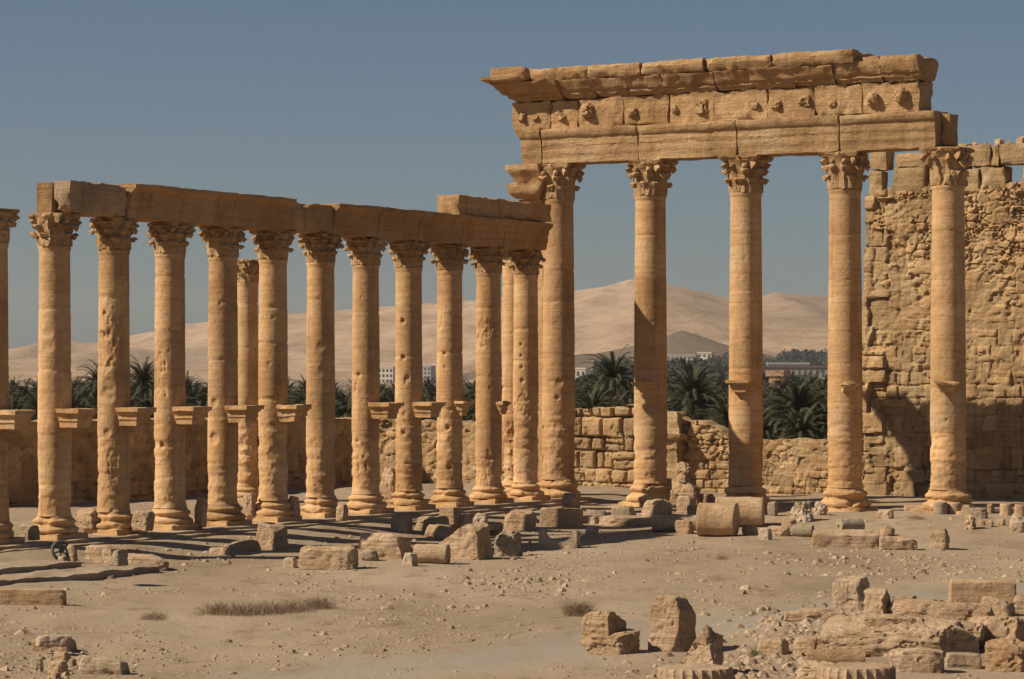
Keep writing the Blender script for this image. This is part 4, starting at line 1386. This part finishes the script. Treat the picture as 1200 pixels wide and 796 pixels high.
# right foreground
stone(676, 756, 738, 768, 'squat notched boulder, left of the upright one in the foreground', name='boulder', cat='boulder', ratio=.7, rz=-30, k=6, chips=5, amp=.06, n=40, strata=.03, depth=.8, add=(-.16, .05, .45, .68, .85, 1.55))
stone(755, 820, 697, 764, 'big upright wedge-topped block with a shaded right face', ratio=.75, rz=-36, k=11, chips=3, amp=.045, n=40, depth=.84, cuts=((-.8, -.2, .6, .98), (.75, .1, .65, 1.02)))
stone(787, 858, 728, 792, 'pointed grooved stone standing at the bottom edge', name='boulder', cat='boulder', ratio=.5, rz=-38, k=7, chips=4, amp=.06, n=40, depth=.8, strata=.02, cuts=((-.8, -.15, .6, .30), (.6, .1, .8, .95), (0, .6, .8, .8)))
def fluted(px, py, R_px, label, h_px=26):
    X, Y = spot(px, py)
    R, H = R_px * Y / F, h_px * Y / F
    th = np.linspace(0, 2 * math.pi, 144, endpoint=False)
    fl = 1 - .055 * np.abs(np.cos(th * 12)) ** .6
    V, Fc = [], []
    zs_ = [0, H * .3, H * .6, H * .9, H, H, H]
    rs_ = [1, 1, 1, 1, .96, .5, .01]
    for z, r in zip(zs_, rs_):
        q = fl if r > .9 else 1
        V.append(np.stack([R * r * q * np.cos(th), R * r * q * np.sin(th), np.full(144, z)], 1))
    n = 144
    for i in range(6):
        for j in range(n):
            Fc.append((i * n + j, i * n + (j + 1) % n, (i + 1) * n + (j + 1) % n, (i + 1) * n + j))
    V = rough(np.vstack(V), 41 + int(px), .02, 3, 3)
    tag(mk('fluted_drum', place(V, (X, Y + R, gz(X, Y) - .04)), Fc, M_ROCK, loc=(X, Y + R, gz(X, Y)), sharp=40), label, 'column drum', 'fluted drums')
fluted(817, 808, 45, 'fluted drum cut by the bottom edge below the pointed stone', 24)
fluted(1010, 808, 46, 'fluted drum cut by the bottom edge below the smooth lying drum', 25)
stone(934, 990, 775, 800, 'crumbling rough rock left of the fluted drum at the bottom right', name='boulder', cat='boulder', ratio=.6, k=4, chips=7, amp=.12, n=26)
stone(975, 1024, 676, 717, 'tall whitish block beside a smaller broken one, right foreground', ratio=.7, rz=-20, k=8, chips=6, amp=.06, n=30, mat=M_PALE, tint=(.95, .9, .84))
stone(1012, 1047, 690, 723, 'smaller broken block leaning on the tall whitish block', ratio=.8, rz=-35, k=7, chips=6, amp=.07, n=26)
stone(918, 994, 713, 727, 'flat tongue-like stone at the left of the whitish block', name='thin_slab', cat='stone slab', ratio=.4, rz=-6, k=4, chips=6, n=24)
stone(1048, 1078, 697, 716, 'small stepped stone right of the smaller broken block', name='fallen_stone', k=8, ratio=.7)
stone(1040, 1106, 703, 722, 'yellowish rough slab behind the great sloping slab', name='thin_slab', cat='stone slab', ratio=.5, k=5, chips=5, n=22)
stone(1113, 1193, 679, 708, 'long neat rectangular block at the right edge of the court', ratio=.35, rz=-4, k=20, chips=2, amp=.014, n=26, tint=(1.05, 1, .93))
stone(955, 1160, 724, 770, 'great flat sloping slab, the widest stone in the right foreground', name='great_slab', cat='stone slab', ratio=.42, rz=-10, k=9, chips=8, amp=.07, n=80, strata=.03, depth=.84, add=(.16, .22, .55, .72, .62, .55), tilt=(4, 3), cuts=((-.5, -.3, .8, .62),))
stone(1060, 1172, 706, 734, 'long shaded slab lying over the back of the great sloping slab', name='great_slab', cat='stone slab', ratio=.4, rz=-16, k=5, chips=6, amp=.05, n=36, tint=(.9, .86, .82))
stone(1150, 1194, 700, 724, 'dark-sided block at the end of the long shaded slab', ratio=.7, k=7, chips=5, n=22)
stone(1188, 1215, 698, 720, 'light stone cut by the right edge above the foreground heap', name='fallen_stone', k=5, ratio=.8)
stone(1130, 1215, 722, 762, 'large rounded slab at the right edge behind the holed stone', name='great_slab', cat='stone slab', ratio=.7, k=4, chips=6, amp=.06, n=34, tint=(.92, .88, .85))
stone(958, 991, 738, 763, 'rounded cracked stone at the left tip of the great slab', name='fallen_stone', k=4, ratio=.8, n=24)
drum(946, 1016, 760, 782, 'smooth thin drum lying on the fluted drum at the bottom right', -5, mat=M_ROCK, tint=(.95, .88, .8))
stone(884, 929, 747, 768, 'low rounded stone with a green tuft, left of the small pale block', name='boulder', cat='boulder', ratio=.6, k=4, chips=4, n=24)
stone(929, 963, 747, 769, 'small pale block left of the great sloping slab', ratio=.7, k=9, chips=4, n=22)
stone(1044, 1110, 760, 788, 'plain rounded block in front of the great sloping slab', ratio=.55, rz=-8, k=8, chips=5, n=28, mat=M_ROCK)
stone(1108, 1153, 766, 784, 'pale smooth slab between plain block and holed stone', ratio=.5, rz=-5, k=8, chips=3, mat=M_PALE)
stone(1151, 1215, 752, 788, 'rough holed stone at the bottom right corner', name='boulder', cat='boulder', ratio=.6, k=5, chips=6, amp=.10, n=30, tint=(.95, .87, .78))

# old wheel ---------------------------------------------------------------------
def tube(pts, r, seg=8, closed=False):
    pts = [Vector(p) for p in pts]
    n = len(pts)
    V, Fc = [], []
    for i, p in enumerate(pts):
        a = pts[(i - 1) % n] if closed or i else p
        b = pts[(i + 1) % n] if closed or i < n - 1 else p
        d = (b - a).normalized()
        s = d.cross(Vector((0, 0, 1)) if abs(d.z) < .9 else Vector((1, 0, 0))).normalized()
        t_ = s.cross(d)
        for j in range(seg):
            q = 2 * math.pi * j / seg
            V.append(tuple(p + s * (r * math.cos(q)) + t_ * (r * math.sin(q))))
    for i in range(n if closed else n - 1):
        for j in range(seg):
            k = (j + 1) % seg
            m = (i + 1) % n
            Fc.append((i * seg + j, i * seg + k, m * seg + k, m * seg + j))
    if not closed:
        Fc.append(tuple(range(seg))[::-1])
        Fc.append(tuple((n - 1) * seg + j for j in range(seg)))
    return np.array(V), Fc
X, Y = spot(72, 658)
Z = gz(X, Y) + .05
wt = empty('old_wheel', (X, Y, Z))
tag(wt, 'dark grey spoked wheel leaning among small stones below the steps', 'wheel')
wr = .27
def wp(V): return place(rot(V, 0, R_(72)), (X, Y, Z + .26), R_(28))
th = np.linspace(0, 2 * math.pi, 40, endpoint=False)
V, Fc = tube([(wr * math.cos(a), wr * math.sin(a), 0) for a in th], .05, 8, True)
mk('rim', wp(V), Fc, M_WHEEL, wt)
V, Fc = lathe([(-.06, .07), (.06, .07)], 16)
mk('hub', wp(V), Fc, M_WHEEL, wt)
for k in range(6):
    a = k * math.pi / 3 + .3
    V, Fc = tube([(.05 * math.cos(a), .05 * math.sin(a), 0), (wr * math.cos(a), wr * math.sin(a), 0)], .022, 6)
    mk('spoke', wp(V), Fc, M_WHEEL, wt)

# ------------------------------------------------------------------ gravel and dry plants
def pebbles():
    rng = np.random.default_rng(3)
    n = 30000
    Y = 50 + 62 * rng.random(n) ** 1.25
    X = (rng.random(n) * 1320 - 60 - 600) / F * Y
    dens = fbm(np.stack([X * .35, Y * .12, 0 * X], 1), 4, 14)
    td = track_d(X, Y)
    u, w = uw(X, Y)
    a, b = ab(X, Y)
    keep = (rng.random(n) < .32 + .9 * dens) & ((td > 1.6) | (rng.random(n) < .12)) & (w > 3.0) & (b > -1)
    X, Y = X[keep], Y[keep]
    s = .016 + .045 * rng.random(len(X)) ** 4 + .10 * (rng.random(len(X)) ** 30)
    heap = 700                              # loose gravel on the mound at the lower right
    hx, hy = [], []
    for cx, cy, sx, sy, m in ((925, 735, 40, 14, 260), (960, 760, 30, 12, 120), (900, 775, 40, 12, 160), (1030, 728, 60, 10, 160), (55, 775, 50, 10, 90), (610, 685, 50, 8, 140), (1080, 672, 80, 5, 160), (980, 655, 70, 4, 120), (1090, 745, 60, 12, 220), (1060, 715, 70, 8, 160), (860, 790, 50, 8, 160), (240, 655, 50, 6, 70)):
        for _ in range(m):
            px = cx + rng.normal() * sx
            py = min(cy + rng.normal() * sy, 800)
            yy = CAMZ * F / (py - HOR)
            hx.append((px - 600) / F * yy)
            hy.append(yy)
    X = np.concatenate([X, hx])
    Y = np.concatenate([Y, hy])
    s = np.concatenate([s, .03 + .11 * rng.random(len(hx)) ** 2.5])
    z = ground_z(X, Y)
    base = np.array([(1, 0, 0), (.5, .87, .05), (-.5, .87, 0), (-1, 0, .05), (-.5, -.87, 0), (.5, -.87, 0),
                     (.55, .25, .6), (-.15, .5, .65), (-.5, -.1, .6), (.1, -.5, .62)])
    fc = [(0, 1, 6), (1, 7, 6), (1, 2, 7), (2, 3, 8), (2, 8, 7), (3, 4, 8), (4, 9, 8), (4, 5, 9), (5, 0, 6), (5, 6, 9), (6, 7, 8), (6, 8, 9)]
    m = len(X)
    ang = rng.random(m) * 6.28
    V = np.repeat(base[None], m, 0) * (1 + .35 * (rng.random((m, 10, 3)) - .5))
    V = V * (s[:, None] * np.stack([.8 + .7 * rng.random(m), .8 + .5 * rng.random(m), .6 + .7 * rng.random(m)], 1))[:, None, :]
    c, q = np.cos(ang)[:, None], np.sin(ang)[:, None]
    x = V[:, :, 0] * c - V[:, :, 1] * q
    y = V[:, :, 0] * q + V[:, :, 1] * c
    V = np.stack([x + X[:, None], y + Y[:, None], V[:, :, 2] + z[:, None] - .005], 2).reshape(-1, 3)
    Fa = (np.array(fc)[None] + np.arange(m)[:, None, None] * 10).reshape(-1, 3)
    g = np.repeat(.72 + .36 * rng.random(m) ** 1.3, 10)
    tn = np.stack([g, g * .955, g * .90], 1)
    o = mk('gravel', V, Fa, M_PALE, tint=tn, sharp=None)
    tag(o, 'loose gravel and pebbles strewn over the dusty court', 'gravel', kind='stuff')
pebbles()

def dry_plant(name, label, cat, spots, n, h, seed, mat=M_DRY):
    rng = random.Random(seed)
    V, Fc = [], []
    for px, py, w in spots:
        X, Y = spot(px, py)
        W = w * Y / F
        for _ in range(n):
            x = X + rng.gauss(0, .5) * W
            y = Y + rng.gauss(0, .5) * .6
            z = gz(x, y)
            hh = h * rng.uniform(.15, 1) ** 1.3 * math.exp(-((x - X) / (W * .8 + .01)) ** 2)
            a = rng.uniform(0, 6.28)
            le = rng.uniform(.2, 1.6) * hh * 1.3
            dx, dy = math.cos(a) * le, math.sin(a) * le
            wd = .0035
            b = len(V)
            V += [(x - wd, y, z), (x + wd, y, z), (x + dx * .6 + wd * .7, y + dy * .6, z + hh * .7), (x + dx * .6 - wd * .7, y + dy * .6, z + hh * .7), (x + dx, y + dy, z + hh * .9)]
            Fc += [(b, b + 1, b + 2, b + 3), (b + 3, b + 2, b + 4)]
    X, Y = spot(*spots[0][:2])
    o = mk(name, V, Fc, mat, loc=(X, Y, gz(X, Y)), sharp=None)
    tag(o, label, cat)
dry_plant('dry_bush', 'wide low brown dry bush on the dust in the left half', 'dry bush', [(258, 719, 28), (285, 720, 30), (315, 719, 28), (345, 716, 26), (375, 713, 20)], 700, .42, 5)
dry_plant('dry_bush', 'small dry bush behind the squat notched boulder', 'dry bush', [(672, 720, 12), (684, 719, 12)], 700, .42, 6)
dry_plant('dry_bush', 'faint dry tuft left of the wide low bush', 'dry bush', [(180, 726, 16)], 500, .26, 7)
dry_plant('dry_bush', 'thin dry tuft on the dust between the last tall columns', 'dry bush', [(1075, 608, 14)], 260, .22, 8)
dry_plant('dry_bush', 'thin dry tuft on the dust right of the flat broken slab', 'dry bush', [(846, 655, 10)], 160, .22, 9)
dry_plant('green_tuft', 'small green tuft at the left of a low rounded stone', 'plant', [(885, 768, 6)], 160, .2, 10, leaf_mat('tuft_leaves', (.07, .085, .035), 6))

# ------------------------------------------------------------------ palms
def crown_mesh(seed, nf=70, Lf=2.6):
    rng = random.Random(seed)
    V, Fc = [], []
    for k in range(nf):
        az = k * 2.39996 + rng.uniform(-.3, .3)
        el = R_(78 - 105 * (k / nf) ** .9 + rng.uniform(-9, 9))
        L = Lf * rng.uniform(.8, 1.1)
        droop = R_(rng.uniform(45, 90))
        n = 17
        p = Vector((0, 0, 0))
        ca, sa = math.cos(az), math.sin(az)
        side = Vector((-sa, ca, 0))
        for i in range(n):
            t = i / (n - 1)
            e = el - droop * t * t
            d = Vector((ca * math.cos(e), sa * math.cos(e), math.sin(e)))
            q = p + d * (L / n)
            upv = side.cross(d)
            r = .035 * (1 - t) + .008
            b = len(V)
            V += [tuple(p - side * r), tuple(p + side * r), tuple(q + side * r), tuple(q - side * r)]
            Fc.append((b, b + 1, b + 2, b + 3))
            if t > .1:
                ll = .62 * math.sin(min(1, t * 1.5 + .18) * math.pi * .62) * (1 - .45 * t) * Lf / 3.3
                for s in (-1, 1):
                    for h in (0, .33, .66):
                        o = p + d * (L / n) * h
                        v = (side * s * .8 + d * .75 + upv * (.22 + rng.uniform(-.15, .1))).normalized()
                        tip = o + v * ll * rng.uniform(.8, 1.1) - Vector((0, 0, .12 * ll))
                        b = len(V)
                        w = d * .024
                        V += [tuple(o - w), tuple(o + w), tuple(tip)]
                        Fc.append((b, b + 1, b + 2))
            p = q
    return np.array(V), Fc
def make_palm(seed, h):
    t = empty('palm_tree', (0, 0, 0))
    n = 22
    prof = [(h * i / n, (.26 - .08 * i / n) * (1 + (.12 if i % 2 else 0))) for i in range(n + 1)]
    V, Fc = lathe(prof, 10)
    bend = .25 * math.sin(seed)
    V[:, 0] += bend * (V[:, 2] / h) ** 2
    mk('trunk', V, Fc, M_TRUNK, t)
    V, Fc = crown_mesh(seed)
    mk('crown', V + np.array([bend, 0, h]), Fc, M_FROND, t, sharp=None)
    return t
protos = [make_palm(1, 6.0), make_palm(2, 6.8), make_palm(3, 5.4), make_palm(4, 6.3)]
used = [0] * 4
def put_palm(px, py_c, Y, label, group=None, kind=None, scale=1.0, rz=0.0):
    """crown heart at photo row py_c, distance Y"""
    k = kind
    src = protos[k]
    if used[k] == 0:
        r = src
    else:
        r = src.copy()
        C.objects.link(r)
        for ch in list(src.children):
            c = ch.copy()
            C.objects.link(c)
            c.parent = r
    used[k] += 1
    X = (px - 600) / F * Y
    h = (6.0, 6.8, 5.4, 6.3)[k] * scale
    r.scale = (scale, scale, scale)
    r.location = (X, Y, max(zpx(py_c, Y) - h, -60))
    r.rotation_euler = (0, 0, rz)
    tag(r, label, 'palm tree', group)
rp = random.Random(12)
put_palm(716, 444, 182, 'palm standing clear between the corner column and second tall column', None, 0, 1.0, 0.5)
put_palm(166, 449, 190, 'palm rising above the grove between second and third columns', None, 1, .95, 1.0)
put_palm(118, 452, 200, 'palm rising beside the pale first column', None, 2, .95, 2.0)
put_palm(812, 468, 158, 'large palm between the second and third tall columns', None, 3, 1.05, 1.5)
put_palm(930, 482, 156, 'large front palm between the third and fourth tall columns', None, 1, 1.05, .2)
GROVE = 'date palm in the dense dark grove beyond the walls'
GG = 'palms of the grove'
for row, (Y, y0, y1, step) in enumerate([(152, 500, 514, 40), (166, 486, 502, 34), (188, 474, 492, 30), (215, 468, 482, 27), (250, 464, 474, 24), (290, 460, 467, 24)]):
    px = 640 + rp.uniform(0, 20)
    while px < 1012:
        put_palm(px, rp.uniform(y0, y1), Y + rp.uniform(-6, 6), GROVE, GG, rp.randrange(4), rp.uniform(.62, .98), rp.uniform(0, 6.28))
        px += step * rp.uniform(.6, 1.4)
for row, (Y, y0, y1, step) in enumerate([(176, 484, 496, 30), (205, 472, 486, 26), (245, 462, 474, 22), (300, 455, 464, 24)]):
    px = -20 + rp.uniform(0, 20)
    while px < 640:
        put_palm(px, rp.uniform(y0, y1), Y + rp.uniform(-6, 6), GROVE, GG, rp.randrange(4), rp.uniform(.6, .95), rp.uniform(0, 6.28))
        px += step * rp.uniform(.6, 1.4)

# dark tree mass beyond the grove and at the foot of the hills
def wood(name, label, spans, seed, leaf=1.0):
    rng = np.random.default_rng(seed)
    Vs = []
    for px0, px1, py0, py1, Y, n, r in spans:
        px = px0 + (px1 - px0) * rng.random(n)
        yy = Y * (1 + .12 * (rng.random(n) - .5))
        X = (px - 600) / F * yy
        zt = zpx(py0 + (py1 - py0) * rng.random(n), yy)
        for x, y, z in zip(X, yy, zt):
            m = 90
            d = rng.normal(size=(m, 3))
            d /= np.linalg.norm(d, axis=1)[:, None]
            rad = r * (.6 + .5 * rng.random())
            c = np.array([x, y, z - rad]) + d * rad * (.55 + .45 * rng.random((m, 1))) * np.array([1, 1, 1.15])
            a = rng.normal(size=(m, 3))
            b = rng.normal(size=(m, 3))
            s = leaf * r * .22
            a *= s / np.linalg.norm(a, axis=1)[:, None]
            b *= s / np.linalg.norm(b, axis=1)[:, None]
            Vs.append(np.stack([c - a, c + b, c + a, c - b], 1).reshape(-1, 3))
    V = np.vstack(Vs)
    Fc = np.arange(len(V)).reshape(-1, 4)
    tag(mk(name, V, Fc, M_WOOD, sharp=None), label, 'trees', kind='stuff')
wood('far_wood', 'far-off dark wood at the foot of the sandy hills', [(700, 845, 420, 436, 1300, 160, 5), (640, 1010, 440, 452, 700, 130, 4.5), (830, 1010, 413, 424, 2250, 70, 7), (920, 1010, 410, 420, 2200, 60, 7), (750, 860, 428, 436, 1200, 60, 5)], 4)
wood('grove_undergrowth', 'dark undergrowth filling the palm grove behind the walls', [(630, 1010, 478, 500, 200, 110, 2.4), (-20, 640, 478, 492, 230, 150, 2.4), (630, 1010, 462, 476, 290, 90, 2.6), (-20, 640, 464, 476, 300, 120, 2.6)], 5, .8)

# ------------------------------------------------------------------ town in the distance
def boxm(x0, x1, y0, y1, z0, z1, bev=0):
    V = np.array([(x, y, z) for z in (z0, z1) for (x, y) in ((x0, y0), (x1, y0), (x1, y1), (x0, y1))], float)
    return V, [(0, 3, 2, 1), (4, 5, 6, 7), (0, 1, 5, 4), (1, 2, 6, 5), (2, 3, 7, 6), (3, 0, 4, 7)]
def building(name, label, cat, px0, px1, pt, pb, Y, nx, nz, mat, dep=12, roof=None, extra=None, win=(.55, .55), rz=-.35, wmat=None, group='town buildings beyond the palms'):
    cx_ = ((px0 + px1) / 2 - 600) / F * Y
    W = (px1 - px0) * Y / F / (math.cos(rz) + dep / max((px1 - px0) * Y / F, 1) * abs(math.sin(rz)) * .5)
    z0, z1 = zpx(pb, Y), zpx(pt, Y)
    loc = (cx_, Y, z0 - 6)
    t = empty(name, loc)
    tag(t, label, cat, group)
    T = lambda V: place(V, loc, rz)
    H = z1 - z0 + 6
    mk('wall', T(boxm(-W / 2, W / 2, -dep / 2, dep / 2, 0, H)[0]), boxm(0, 1, 0, 1, 0, 1)[1], mat, t)
    V, Fc = boxm(-W / 2 - .3, W / 2 + .3, -dep / 2 - .3, dep / 2 + .3, H + .01, H + .9)
    mk('roof', T(V), Fc, roof or mat, t)
    for i in range(nx):
        for j in range(nz):
            cw, chh = W / nx, (H - 6.5) / nz
            x = -W / 2 + (i + .5) * cw
            z = 6.3 + (j + .5) * chh
            V, Fc = boxm(x - cw * win[0] / 2, x + cw * win[0] / 2, -dep / 2 - .12, -dep / 2 + .3, z - chh * win[1] / 2, z + chh * win[1] / 2)
            mk('window', T(V), Fc, wmat or M_DARKWIN, t)
    return t
building('apartment_building', 'cream block with rows of windows left of the two-holed column', 'building', 440, 466, 431, 456, 2000, 5, 4, M_PLASTER, 12)
building('apartment_building', 'grey block half hidden right of the two-holed column', 'building', 489, 509, 430, 450, 2050, 4, 4, M_PLASTER2, 10)
building('apartment_building', 'grey tower block with a white balcony front left of the corner', 'building', 582, 600, 431, 456, 1900, 3, 4, M_PLASTER2, 10)
building('white_house', 'white corner house peeking out right of the corner column', 'building', 676, 690, 433, 452, 1500, 2, 2, M_PLASTER, 8)
building('flat_roofed_house', 'long low house with a flat grey roof right of the white corner house', 'building', 684, 718, 434, 447, 1550, 4, 1, M_BROWNB, 8, M_PLASTER2)
building('long_building', 'long dark arcaded building with a pale upper roof at the right', 'building', 888, 985, 431, 447, 1400, 14, 1, M_BROWNB, 10, M_BROWNB, win=(.5, .7), rz=-.05, wmat=M_PLASTER2)
building('long_shed', 'pale flat shed roof rising behind the long arcaded building', 'building', 899, 948, 427, 436, 1480, 6, 1, M_PLASTER2, 8, M_ROOFL, rz=-.05)
building('ruined_tower', 'small reddish ruined tower among the palms at the right', 'building', 903, 922, 441, 458, 420, 1, 1, M_RUIN, 2.2, M_RUIN, win=(.2, .4), rz=-.5)
building('low_white_house', 'low white house among dark trees below the cone hill', 'building', 826, 850, 438, 446, 1250, 4, 1, M_PLASTER, 8)
building('hillside_building', 'long pale low building at the foot of the cone hill', 'building', 782, 818, 417, 422, 2150, 7, 1, M_PLASTER2, 10)
building('hillside_house', 'small pale house beside the long low building under the hill', 'building', 818, 836, 414, 420, 2200, 3, 1, M_PLASTER, 8)
building('hillside_house', 'tiny cream house on the slope right of the second tall column', 'building', 792, 806, 433, 438, 1280, 2, 1, M_PLASTER, 7)
building('beige_long_wall_house', 'low beige house in front of the long arcaded building', 'building', 930, 985, 446, 451, 1000, 5, 1, M_RUIN, 6, M_PLASTER)

# ------------------------------------------------------------------ dusty air
hm = bpy.data.materials.new('dusty_air')
hm.use_nodes = True
hn = hm.node_tree
hn.nodes.clear()
ho = hn.nodes.new('ShaderNodeOutputMaterial')
hv = hn.nodes.new('ShaderNodeVolumePrincipled')
hv.inputs['Color'].default_value = (.95, .93, .92, 1)
hv.inputs['Density'].default_value = 0.8e-4
hv.inputs['Anisotropy'].default_value = .2
hn.links.new(hv.outputs[0], ho.inputs['Volume'])
V, Fc = boxm(xs.min() - 50, xs.max() + 50, ys.min() - 50, ys.max() + 400, -12, 135)
tag(mk('haze', V, Fc, hm), 'thin dusty haze over the plain', 'haze', kind='stuff')

for o in S.objects:
    if '_b' in o: del o['_b']
